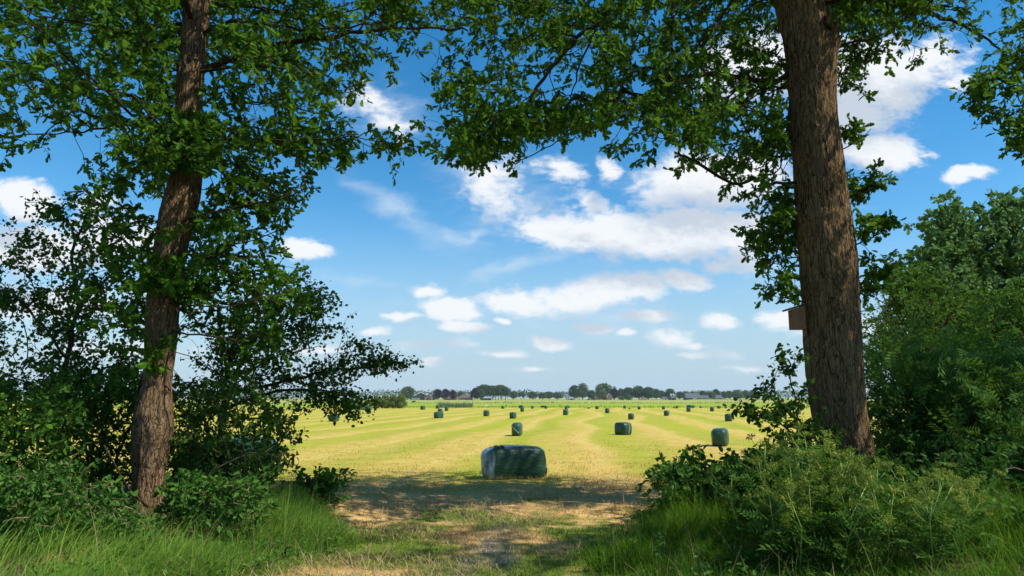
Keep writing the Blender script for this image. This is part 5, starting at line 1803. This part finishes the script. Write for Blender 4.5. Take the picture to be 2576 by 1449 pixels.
shrub('bramble', 'small bramble sprig standing alone at the right end of the left bank', 'bramble', gxy(810, 1268),
      [C([(755, 1205), (860, 1185), (868, 1240), (830, 1262), (765, 1250)], 11.2, .2, 17, 7, .16, .1)], 'oval', M['bramble_leaf'], .085, 7, 77, 5, None)
shrub('nettle_patch', 'fresh green leafy undergrowth behind the left oak foot reaching to the field', 'undergrowth', (-4.6, 12.3),
      [C([(420, 1120), (700, 1140), (730, 1210), (600, 1260), (420, 1260)], 12.0, .4, 60, 8, .28, .16)], 'oval', M['bramble_leaf'], .08, 8, 78, 9, None)

# right side
BRR = 'brambles and shrubs on the right bank'
shrub('bramble', 'dark bramble mound with ragged outline against the field left of the cow parsley', 'bramble', (3.5, 10.4),
      [C([(1670, 1190), (1760, 1160), (1870, 1150), (1960, 1140), (1960, 1300), (1640, 1330), (1640, 1250)], 10.3, .5, 100, 8, .24, .14),
       C([(1665, 1180), (1700, 1150), (1780, 1140), (1780, 1180), (1700, 1200)], 10.3, .3, 8, 6, .16, .12)], 'oval', M['bramble_leaf'], .075, 8, 81, 9, BRR)
shrub('alder_sapling', 'round leaved alder sapling at the left foot of the right oak against the sky', 'sapling', (4.75, 10.0),
      [C([(1955, 850), (2010, 890), (2020, 930), (1975, 940)], 9.9, .2, 5, 6, .12, .1), C([(1900, 960), (2030, 950), (2035, 1010), (1960, 1040), (1910, 1000)], 9.9, .3, 10, 6, .16, .09),
       C([(1860, 1020), (2000, 1010), (2060, 1060), (2040, 1100), (1940, 1080), (1880, 1050)], 9.9, .3, 13, 6, .16, .08), C([(1950, 1080), (2090, 1090), (2080, 1180), (1960, 1180)], 9.8, .3, 20, 8, .2, .14)],
      'oval', M['aspen_leaf'], .075, 6, 82, 6, None, 'bark_thin', stem_r=.014)
shrub('ash_shrub', 'big feathery leaved ash shrub behind the right side of the right oak', 'shrub', (7.8, 13.0),
      [C([(2190, 890), (2330, 820), (2460, 830), (2620, 860), (2660, 1200), (2190, 1200)], 13.0, .9, 125, 7, .4, .26)], 'pinnate', M['rowan_leaf'], .32, 4, 83, 9, BRR, along=.25)
shrub('ash_shrub', 'feathery leaved shrub in front of the poplars at the right picture edge', 'shrub', (8.3, 11.2),
      [C([(2420, 960), (2640, 900), (2680, 1220), (2420, 1230)], 11.2, .5, 80, 7, .34, .24)], 'pinnate', M['rowan_leaf'], .30, 4, 84, 8, BRR, along=.25)
shrub('hawthorn_shrub', 'dark small leaved shrub filling the shade right of the oak foot', 'shrub', (6.9, 11.9),
      [C([(2190, 980), (2420, 980), (2450, 1230), (2200, 1240)], 11.9, .4, 110, 8, .3, .22)], 'oval', M['bramble_leaf'], .07, 9, 85, 8, BRR)
shrub('bramble', 'shaded bramble with bare brown stems at the right oak foot', 'bramble', (6.0, 9.7),
      [C([(2200, 1160), (2420, 1150), (2430, 1300), (2220, 1310)], 9.7, .35, 50, 8, .24, .16)], 'oval', M['bramble_leaf'], .08, 8, 86, 8, BRR, 'twig')
shrub('bramble', 'dark bramble tangle at the lower right picture edge', 'bramble', (7.1, 9.2),
      [C([(2420, 1150), (2660, 1130), (2660, 1330), (2420, 1330)], 9.2, .4, 66, 8, .26, .18)], 'oval', M['bramble_leaf'], .08, 8, 87, 8, BRR, 'twig')
shrub('nettle_patch', 'low leafy weeds in the bottom right corner below the bramble tangle', 'undergrowth', (5.9, 7.9),
      [C([(2250, 1300), (2640, 1280), (2640, 1440), (2280, 1440)], 7.7, .4, 62, 8, .2, .12)], 'oval', M['bramble_leaf'], .075, 8, 88, 9, None)
shrub('bramble', 'bramble growing under the cow parsley in front of the right oak foot', 'bramble', (4.4, 9.2),
      [C([(1900, 1180), (2200, 1150), (2230, 1300), (1900, 1320)], 9.2, .4, 90, 8, .26, .16)], 'oval', M['hazel_leaf'], .07, 8, 89, 9, BRR)

# poplars and shade trees beyond the right bank
thin_tree('poplar_tree', 'grey green poplar with a narrow top, left of a twin beyond the right bank', 'tree', [at(2420, 1080, 24), at(2415, 900, 24), at(2400, 700, 24), at(2395, 520, 24)], .16, .03,
          [([at(2415, 900, 24), at(2330, 800, 23.5), at(2290, 700, 23.3)], .05, .015), ([at(2410, 800, 24), at(2480, 700, 24.2)], .05, .015), ([at(2405, 720, 24), at(2360, 620, 23.8)], .04, .012)],
          [clumps(R2, [(2350, 540), (2390, 500), (2440, 560), (2450, 640), (2340, 640)], 24, 1.0, 60, 8, .5, .4), clumps(R2, [(2320, 640), (2460, 640), (2480, 860), (2260, 860), (2290, 720)], 24, 1.3, 150, 8, .6, .45)],
          'round', M['poplar_leaf'], .12, 12, 91, tip_r=.005, group='poplars beyond the right bank')
thin_tree('poplar_tree', 'grey green poplar cut by the right picture edge', 'tree', [at(2560, 1080, 25), at(2555, 900, 25), at(2550, 700, 25), at(2530, 510, 25)], .18, .03,
          [([at(2555, 900, 25), at(2480, 780, 24.5)], .05, .015), ([at(2550, 800, 25), at(2640, 700, 25)], .05, .015), ([at(2545, 720, 25), at(2490, 600, 25)], .04, .012)],
          [clumps(R2, [(2470, 550), (2520, 490), (2580, 500), (2660, 560), (2660, 680), (2450, 680)], 25, 1.1, 95, 8, .55, .4), clumps(R2, [(2440, 670), (2700, 670), (2700, 900), (2430, 900)], 25, 1.4, 160, 8, .6, .45)],
          'round', M['poplar_leaf'], .12, 12, 92, tip_r=.005, group='poplars beyond the right bank')
thin_tree('maple_tree', 'dark green bushy tree below the poplars right of the oak trunk', 'tree', [at(2300, 1100, 19), at(2310, 950, 19), at(2330, 800, 19)], .10, .03,
          [([at(2310, 930, 19), at(2240, 800, 18.8), at(2220, 720, 18.7)], .04, .01), ([at(2315, 900, 19), at(2400, 780, 19)], .04, .012)],
          [clumps(R2, [(2235, 690), (2300, 650), (2350, 680), (2340, 760), (2230, 760)], 19, .6, 40, 8, .36, .26), clumps(R2, [(2210, 800), (2290, 740), (2480, 740), (2500, 960), (2250, 960)], 19, 1.0, 130, 8, .45, .32)],
          'oak_s', M['hazel_leaf'], .12, 9, 93, tip_r=.004)
thin_tree('maple_tree', 'shady dark tree at the right picture edge in front of the poplars', 'tree', [at(2560, 1150, 15), at(2565, 1000, 15), at(2570, 850, 15)], .10, .03,
          [([at(2565, 950, 15), at(2500, 860, 15)], .03, .01), ([at(2565, 900, 15), at(2640, 800, 15)], .03, .01)],
          [clumps(R2, [(2480, 780), (2640, 720), (2720, 800), (2720, 1020), (2480, 1000)], 15, .8, 95, 8, .4, .28)],
          'oak_s', M['hazel_leaf'], .11, 9, 94, tip_r=.004)
thin_tree('thorn_tree', 'small fine twigged tree with sparse leaves just right of the oak trunk', 'tree', [at(2260, 1100, 16), at(2262, 980, 16), at(2270, 880, 16)], .05, .02,
          [([at(2265, 930, 16), at(2220, 850, 16), at(2195, 790, 16)], .016, .005), ([at(2268, 900, 16), at(2240, 800, 16), at(2240, 750, 16)], .016, .005), ([at(2268, 890, 16), at(2310, 820, 16), at(2330, 770, 16)], .016, .005)],
          [clumps(R2, [(2180, 800), (2240, 740), (2330, 760), (2330, 900), (2190, 900)], 16, .5, 60, 9, .4, .3)],
          'oval', M['bramble_leaf'], .05, 5, 95, tip_r=.004, along=.3)

# ================================================================== COW PARSLEY
def parsley_proto(seed):
    r = np.random.default_rng(seed)
    st = MB()
    H = 1.0
    umb = []
    main = [np.array([0, 0, -.03]), np.array([r.normal(0, .03), r.normal(0, .03), H * .45]), np.array([r.normal(0, .07), r.normal(0, .07), H * .8])]
    st.tube(main, [.007, .0055, .004], 6)
    def umbel(c, d, R_):
        pos = []
        d = unit(d + np.array([0, 0, .5]))
        a = unit(np.cross(d, [0.3, .9, .1])); b = np.cross(d, a)
        nray = 11
        for k in range(nray):
            w = 2 * math.pi * k / nray + r.normal(0, .15)
            q = R_ * (.45 + .55 * r.random())
            e = c + d * R_ * .7 + (a * math.cos(w) + b * math.sin(w)) * q
            st.tube([c, e], [.0016, .001], 3, False)
            for j in range(8):
                pos.append(e + r.normal(0, .011, 3))
        pos = np.array(pos)
        n = len(pos)
        return leaves_mesh('flower_head', 'diam', pos, r.normal(0, 1, (n, 3)), np.tile(d, (n, 1)) + r.normal(0, .4, (n, 3)), .019 * np.exp(r.normal(0, .25, n)), np.clip(r.normal(.5, .3, n), 0, 1))
    umb.append(umbel(main[-1], np.array([0, 0, 1.0]), .06))
    for k in range(4):
        u = .45 + .12 * k
        p = main[0] + (main[1] - main[0]) * min(1, u * 2) if u < .5 else main[1] + (main[2] - main[1]) * (u - .5) * 2
        a = r.uniform(0, 6.28)
        d = np.array([math.cos(a), math.sin(a), 1.1])
        L = .22 + .16 * r.random()
        e = p + unit(d) * L
        st.tube([p, p + unit(d + np.array([0, 0, -.3])) * L * .5, e], [.004, .0035, .003], 5)
        umb.append(umbel(e, d, .05))
        if k % 2 == 0:
            e2 = p + unit(d + r.normal(0, .5, 3)) * L * .9
            st.tube([p + unit(d) * L * .4, e2], [.003, .0022], 4)
            umb.append(umbel(e2, d, .042))
    pos, ax = [], []
    for k in range(9):
        a = k * 2.4 + r.normal(0, .3)
        z = .06 + .055 * k
        pos.append([0, 0, z]); ax.append([math.cos(a), math.sin(a), .55 + .3 * r.random()])
        d = unit(np.array(ax[-1]))
        for j in range(3):
            pos.append(np.array([0, 0, z]) + d * (.08 + .06 * j)); ax.append(d + r.normal(0, .45, 3))
    pos, ax = np.array(pos), np.array(ax)
    n = len(pos)
    lf = leaves_mesh('leaf', 'pinnate', pos, ax, np.tile([0, 0, 1.0], (n, 1)) + r.normal(0, .3, (n, 3)), .20 * np.exp(r.normal(0, .25, n)), np.clip(r.normal(.5, .3, n), 0, 1))
    root = empty('cow_parsley')
    st.build('stem', M['stem_green'], root, True)
    for me in umb:
        link('flower_head', me, M['parsley_head'], root)
    link('leaf', lf, M['parsley_leaf'], root)
    return root


def copy_tree(o, parent=None):
    c = o.copy()
    COL.objects.link(c)
    if parent is not None:
        c.parent = parent
    for ch in list(o.children):
        copy_tree(ch, c)
    return c


protos = [parsley_proto(s) for s in (1, 2, 3)]
used = set()
rp = np.random.default_rng(90)
spots = []
polyg = [(1880, 1330), (1980, 1230), (2080, 1215), (2200, 1260), (2420, 1300), (2520, 1380), (2400, 1449), (1950, 1449), (1860, 1400)]
while len(spots) < 54:
    q = (rp.uniform(1850, 2540), rp.uniform(1200, 1460))
    if in_poly(polyg, q):
        c = on_ground4(q[0] / K4, q[1] / K4)
        if all((c[0] - s_[0]) ** 2 + (c[1] - s_[1]) ** 2 > .03 for s_ in spots):
            spots.append(c)
for i, c in enumerate(spots):
    k = i % 3
    o = protos[k] if k not in used else copy_tree(protos[k])
    used.add(k)
    o.location = tuple(c)
    left = sstep(5.2, 3.2, c[0])
    hgt = (.56 + .42 * float(left) + .30 * float(left) * float(sstep(8.2, 9.2, c[1]))) * (0.75 + .5 * rp.random())
    o.scale = (hgt * 1.05, hgt * 1.05, hgt)
    o.rotation_euler = (rp.normal(0, .16), rp.normal(0, .16), rp.uniform(0, 6.28))
    tag(o, 'yellow green cow parsley plant going to seed among others before the right oak', 'cow parsley', 'cow parsley in front of the right oak')

# ================================================================== SMALL THINGS
def rod(name, pts, rs, mat, label, cat, smooth=True, n=7):
    mb = MB().tube(pts, rs, n)
    o = mb.build(name, mat, None, smooth)
    return tag(o, label, cat)


rod('fallen_branch', [at(262, 1120, 8.6), at(290, 1172, 8.7), at(322, 1230, 8.9), at(372, 1276, 9.1)], [.010, .012, .014, .016], M['bark_thin'], 'thin grey fallen branch leaning down to the foot of the left oak', 'branch')
o = rod('dead_twig', [at(520, 1192, 10.0), at(570, 1165, 10.0), at(625, 1140, 10.0), at(665, 1138, 10.0), at(695, 1118, 10.1)], [.011, .010, .008, .006, .003], M['twig'], 'pale brown bent dead twig lying over the hazel shrub', 'twig')
tw = MB()
tw.tube([at(600, 1150, 10.0), at(628, 1122, 9.95), at(640, 1098, 9.9)], [.006, .004, .002], 6)
tw.tube([at(660, 1138, 10.0), at(700, 1150, 10.05), at(735, 1128, 10.1)], [.005, .004, .002], 6)
tw.build('side_twig', M['twig'], o, True)
o = rod('dead_twig', [at(755, 1250, 11.3), at(790, 1222, 11.2), at(830, 1212, 11.2), at(865, 1218, 11.2), at(890, 1232, 11.2)], [.006, .005, .004, .003, .0015], M['twig'], 'fine arching bare bramble cane over the field edge by the small sprig', 'twig')
# dead leaf litter beneath the brambles
r5 = np.random.default_rng(12)
q = np.array([on_ground4(r5.uniform(120, 420) / K4, r5.uniform(1330, 1430) / K4) for _ in range(260)])
q2 = np.array([on_ground4(r5.uniform(2260, 2560) / K4, r5.uniform(1220, 1300) / K4) for _ in range(160)])
q = np.concatenate([q, q2]); q[:, 2] += .015 + .03 * r5.random(len(q))
n = len(q)
M['dead_leaf'] = leaf_mat('dead_leaf', (0.13, 0.055, 0.025), (0.26, 0.13, 0.06), .15, tcol=(.2, .08, .03))
tag(link('dead_leaves', leaves_mesh('dead_leaves', 'oak_s', q, r5.normal(0, 1, (n, 3)) * [1, 1, .2], np.tile([0, 0, 1.0], (n, 1)) + r5.normal(0, .35, (n, 3)), .11 * np.exp(r5.normal(0, .2, n)), r5.random(n)), M['dead_leaf']),
    'scattered reddish brown dead oak leaves on the soil under the brambles', 'dead leaves', kind='stuff')

# nest box
M['box_wood'] = plain_mat('box_wood', (0.25, 0.125, 0.058), (0.17, 0.085, 0.038), 9, 0.9, .3, (1, 1, .25))
M['box_roof'] = plain_mat('box_roof', (0.10, 0.055, 0.028), (0.065, 0.036, 0.02), 9, 0.9, .3, (.3, 1, 1))
DB = 10.95
s_ = at(2005, 800, DB)[1] / (F * CP)
pa = at(2022, 829, DB)
nb = empty('nest_box', (pa[0], DB, pa[2]))
tag(nb, 'wooden nest box with slanting roof fixed on the left side of the right oak trunk', 'nest box')
w, hl, hr_ = 31 * s_, 49 * s_, 58 * s_
dp = .17
MB().prism_y([(-w, .0), (0, .0), (0, hr_), (-w, hl)], -dp / 2, dp / 2).build('body', M['box_wood'], nb)
sl = (hr_ - hl) / w
MB().prism_y([(-w - .085, hl - .085 * sl + .003), (.02, hr_ + .02 * sl + .003), (.02, hr_ + .02 * sl + .033), (-w - .085, hl - .085 * sl + .033)], -dp / 2 - .02, dp / 2 + .02).build('roof', M['box_roof'], nb)
MB().box((.012, 0, hr_ * .42), (.022, .12, hr_ * 1.42)).build('back_board', M['box_wood'], nb)
hole = MB().tube([(-w - .004, 0, hl * .68), (-w + .002, 0, hl * .68)], .018, 14)
hole.build('entrance_hole', M['dark'], nb)
MB().tube([(.02, 0, hr_ * .9), (.13, .0, hr_ * .9)], .012, 6).build('bracket', M['box_roof'], nb)

# ================================================================== SKY
sd = bpy.data.lights.new('sun', 'SUN')
sd.energy = 4.5
sd.angle = rad(0.55)
sd.color = (1.0, 0.95, 0.86)
so = bpy.data.objects.new('sun', sd)
so.rotation_euler = sun_v.to_track_quat('Z', 'Y').to_euler()
so.location = (30, -10, 60)
COL.objects.link(so)

W = bpy.data.worlds.new('World')
SC.world = W
W.use_nodes = True
W.node_tree.nodes.clear()
t = NT(W.node_tree)
sky = t.n('ShaderNodeTexSky', sky_type='NISHITA', sun_disc=False, sun_elevation=SUN_EL, sun_rotation=SUN_AZ, air_density=1.0, dust_density=0.15, ozone_density=2.2, altitude=0.0)
d = t.n('ShaderNodeTexCoord').outputs['Generated']
sp = t.n('ShaderNodeSeparateXYZ', {0: d})
dy = t.math('MAXIMUM', sp.outputs[1], 0.03)
uu = t.math('DIVIDE', sp.outputs[0], dy)
vv = t.math('DIVIDE', sp.outputs[2], dy)
uv = t.n('ShaderNodeCombineXYZ', {0: uu, 1: vv, 2: 0.0}).outputs[0]


def UV(px, py):
    q = ray(px, py)
    return q[0] / q[1], q[2] / q[1]


# (centre x, centre y, half width, half height, strength, tilt in degrees) in the sky, traced at 2576 px and turned into directions
CUM = [
    (1600, 582, 335, 66, 1.0, 4), (1800, 580, 190, 62, 1.0, 5), (1420, 585, 150, 48, .95, 12), (1860, 650, 110, 45, .5, 15),
    (1500, 735, 160, 55, .9, -12), (1600, 715, 90, 42, .9, -5), (1310, 762, 140, 40, .75, 8), (1130, 780, 95, 36, 1.0, 6), (1400, 755, 130, 40, .7, 0),
    (1725, 697, 80, 30, .95, 8), (770, 622, 75, 30, 1.0, 10), (1240, 470, 95, 80, .62, 35), (1400, 432, 62, 42, .7, 15), (1525, 425, 42, 40, .75, -40),
    (1790, 450, 210, 88, 1.0, -6), (1480, 512, 72, 30, .6, 10), (1900, 165, 170, 105, .95, -15), (2190, 200, 150, 110, 1.15, 10), (2330, 170, 130, 75, .85, -25), (2420, 215, 55, 35, .65, 10), (2150, 280, 110, 60, .8, 0),
    (2215, 378, 115, 62, 1.1, 10), (2330, 395, 45, 18, .5, 0), (2440, 443, 62, 27, .9, 0), (60, 495, 110, 62, 1.1, 15), (60, 620, 210, 70, 1.0, 5), (260, 600, 150, 85, .8, 0), (120, 760, 230, 60, .7, 0), (250, 500, 90, 45, .6, 0),
    (930, 250, 95, 42, .55, 10), (960, 300, 70, 30, .5, 15), (1000, 335, 40, 22, .5, 30), (1000, 803, 60, 15, .8, 0), (1165, 824, 68, 20, .85, 4), (945, 834, 45, 13, .7, 0), (1266, 812, 28, 13, .8, 10), (1380, 866, 62, 21, .95, 8),
    (1495, 829, 55, 20, .85, 5), (1570, 842, 30, 12, .75, 0), (1615, 797, 110, 19, .7, -4), (1690, 850, 75, 30, .65, 0), (1740, 870, 70, 16, .5, 0), (1820, 806, 68, 24, .75, 6), (1965, 808, 75, 32, .8, 0), (1098, 909, 30, 13, .9, 4),
    (1270, 890, 80, 13, .6, 0), (1340, 928, 60, 9, .45, 0), (1780, 893, 90, 14, .5, 0), (1870, 925, 90, 11, .4, 0), (1110, 868, 120, 15, .45, 0), (800, 880, 110, 16, .5, 0), (1070, 732, 55, 22, .7, 0), (1800, 670, 60, 20, .55, 10),
    (1560, 640, 100, 25, .35, 0), (2110, 830, 130, 30, .7, 0), (300, 880, 200, 30, .6, 0),
]
CIR = [(1010, 530, 210, 42, .55, 38), (1150, 600, 130, 34, .5, 28), (1190, 600, 26, 50, .55, 30), (1280, 672, 170, 22, .55, -17), (1250, 480, 190, 110, .40, 20), (1830, 500, 320, 120, .35, 5), (900, 705, 200, 24, .35, 5), (960, 270, 150, 80, .38, 15), (2050, 330, 260, 160, .35, 0), (1500, 800, 560, 90, .28, 0)]

wn = t.n('ShaderNodeTexNoise', {'Vector': t.scale(uv, (1, 1.6, 1)), 'Scale': 7.0, 'Detail': 7.0, 'Roughness': 0.58})
wc = t.vmath('SUBTRACT', wn.outputs['Color'], (0.5, 0.5, 0.5))
wn2 = t.n('ShaderNodeTexNoise', {'Vector': t.scale(uv, (1, 1.5, 1)), 'Scale': 30.0, 'Detail': 6.0, 'Roughness': 0.6})
wc2 = t.vmath('SUBTRACT', wn2.outputs['Color'], (0.5, 0.5, 0.5))
amp = t.lin(vv, 0.02, 0.45, 0.25, 1.0)
warp = t.vmath('ADD', t.scale(wc, (0.14, 0.085, 0)), t.scale(wc2, (0.030, 0.022, 0)))
warp_s = t.n('ShaderNodeVectorMath', {0: warp}, operation='SCALE')
t.set(warp_s, 'Scale', amp)
uvw = t.vmath('ADD', uv, warp_s.outputs[0])


def ellipses(vec, lst):
    best = None
    for (cx, cy, rx, ry, st, tilt) in lst:
        u0, v0 = UV(cx, cy)
        ux, vx = UV(cx + rx, cy)
        uy, vy = UV(cx, cy + ry)
        ru = abs(ux - u0); rv = abs(vy - v0)
        q = t.vmath('SUBTRACT', vec, (u0, v0, 0))
        if tilt:
            rt = t.n('ShaderNodeVectorRotate', {'Vector': q, 'Angle': rad(tilt)}, rotation_type='Z_AXIS')
            q = rt.outputs[0]
        q = t.scale(q, (1 / ru, 1 / rv, 0))
        e = t.math('MULTIPLY', t.math('SUBTRACT', 1.15, t.vmath('LENGTH', q)), st)
        best = e if best is None else t.math('SMOOTH_MAX', best, e, 0.15)
    return best


f1 = ellipses(uvw, CUM)
fine = t.noise(t.scale(uv, (1, 1.7, 1)), 55.0, 6, 0.62)
mid = t.noise(t.scale(uv, (1, 1.7, 1)), 16.0, 6, 0.6)
edge = t.math('ADD', t.math('MULTIPLY', t.math('SUBTRACT', fine, 0.5), 0.75), t.math('MULTIPLY', t.math('SUBTRACT', mid, 0.5), 0.9))
f1n = t.math('ADD', f1, edge)
dens = t.smooth(f1n, 0.02, 0.62)
# light side: how much cloud lies between here and the sun (up and to the right)
f2 = t.math('ADD', ellipses(t.vmath('ADD', uvw, (0.018, 0.052, 0)), CUM), edge)
shade = t.smooth(t.math('MAXIMUM', f2, 0.0), 0.08, 0.85)
cirn = t.noise(t.scale(uvw, (1.0, 3.0, 1)), 9.0, 7, 0.65)
fc = ellipses(uvw, CIR)
cir = t.math('MULTIPLY', t.smooth(t.math('ADD', fc, t.math('MULTIPLY', t.math('SUBTRACT', cirn, 0.5), 1.0)), 0.0, 0.8), 0.55)
front = t.smooth(sp.outputs[1], 0.03, 0.12)
up_ = t.smooth(vv, 0.0, 0.03)
# elsewhere in the sky: plain scattered cumulus
gen = t.n('ShaderNodeCombineXYZ', {0: t.math('DIVIDE', sp.outputs[0], t.math('MAXIMUM', sp.outputs[2], 0.06)), 1: t.math('DIVIDE', sp.outputs[1], t.math('MAXIMUM', sp.outputs[2], 0.06)), 2: 0.0}).outputs[0]
gn = t.smooth(t.noise(gen, 1.1, 7, 0.6), 0.52, 0.66)
gn = t.math('MULTIPLY', gn, t.smooth(sp.outputs[2], 0.0, 0.12))
D = t.math('MULTIPLY', t.mix(front, t.math('MULTIPLY', gn, 0.8), t.math('MULTIPLY', dens, up_)), 1.0)
D = t.math('MULTIPLY', D, t.lin(shade, 0, 1, 0.93, 1.0))
hsv = t.n('ShaderNodeHueSaturation', {'Saturation': 1.42, 'Value': 1.10, 'Color': sky.outputs[0], 'Hue': 0.493})
skyc = t.mix(t.math('MULTIPLY', t.smooth(vv, 0.30, 0.0), t.math('MULTIPLY', front, 0.85)), hsv.outputs[0], rgb(2.75, 3.85, 4.85))
cl_col = t.mix(shade, rgb(6.6, 6.65, 6.7), rgb(3.9, 4.4, 5.1))
skyc = t.mix(t.math('MULTIPLY', cir, t.math('MULTIPLY', front, up_)), skyc, rgb(5.0, 5.7, 6.4))
col = t.mix(D, skyc, cl_col)
bg = t.n('ShaderNodeBackground', {'Color': col, 'Strength': 0.10})
t.n('ShaderNodeOutputWorld', {'Surface': bg.outputs[0]})

# ================================================================== HAZE
HAZE = True
if HAZE:
    hm, ht = new_mat('haze')
    v = ht.n('ShaderNodeVolumePrincipled', {'Color': rgb(0.72, 0.88, 1.0), 'Density': 0.00008, 'Anisotropy': 0.0})
    ht.n('ShaderNodeOutputMaterial', {'Volume': v.outputs[0]})
    mb = MB().box((0, 4700, 90), (10400, 10200, 184))
    hz = mb.build('haze', hm)
    tag(hz, 'thin summer haze over the far fields', 'haze', kind='stuff')

# ================================================================== RENDER SETTINGS
SC.render.engine = 'CYCLES'
SC.view_settings.view_transform = 'Standard'
SC.view_settings.look = 'None'
SC.view_settings.exposure = 0.6
SC.view_settings.gamma = 1.0
c_ = SC.cycles
c_.max_bounces = 8
c_.diffuse_bounces = 3
c_.glossy_bounces = 2
c_.transmission_bounces = 4
c_.volume_bounces = 0
c_.transparent_max_bounces = 8
c_.use_denoising = True
c_.denoiser = 'OPENIMAGEDENOISE'
c_.denoising_prefilter = 'ACCURATE'
c_.sample_clamp_indirect = 4.0
c_.caustics_reflective = False
c_.caustics_refractive = False
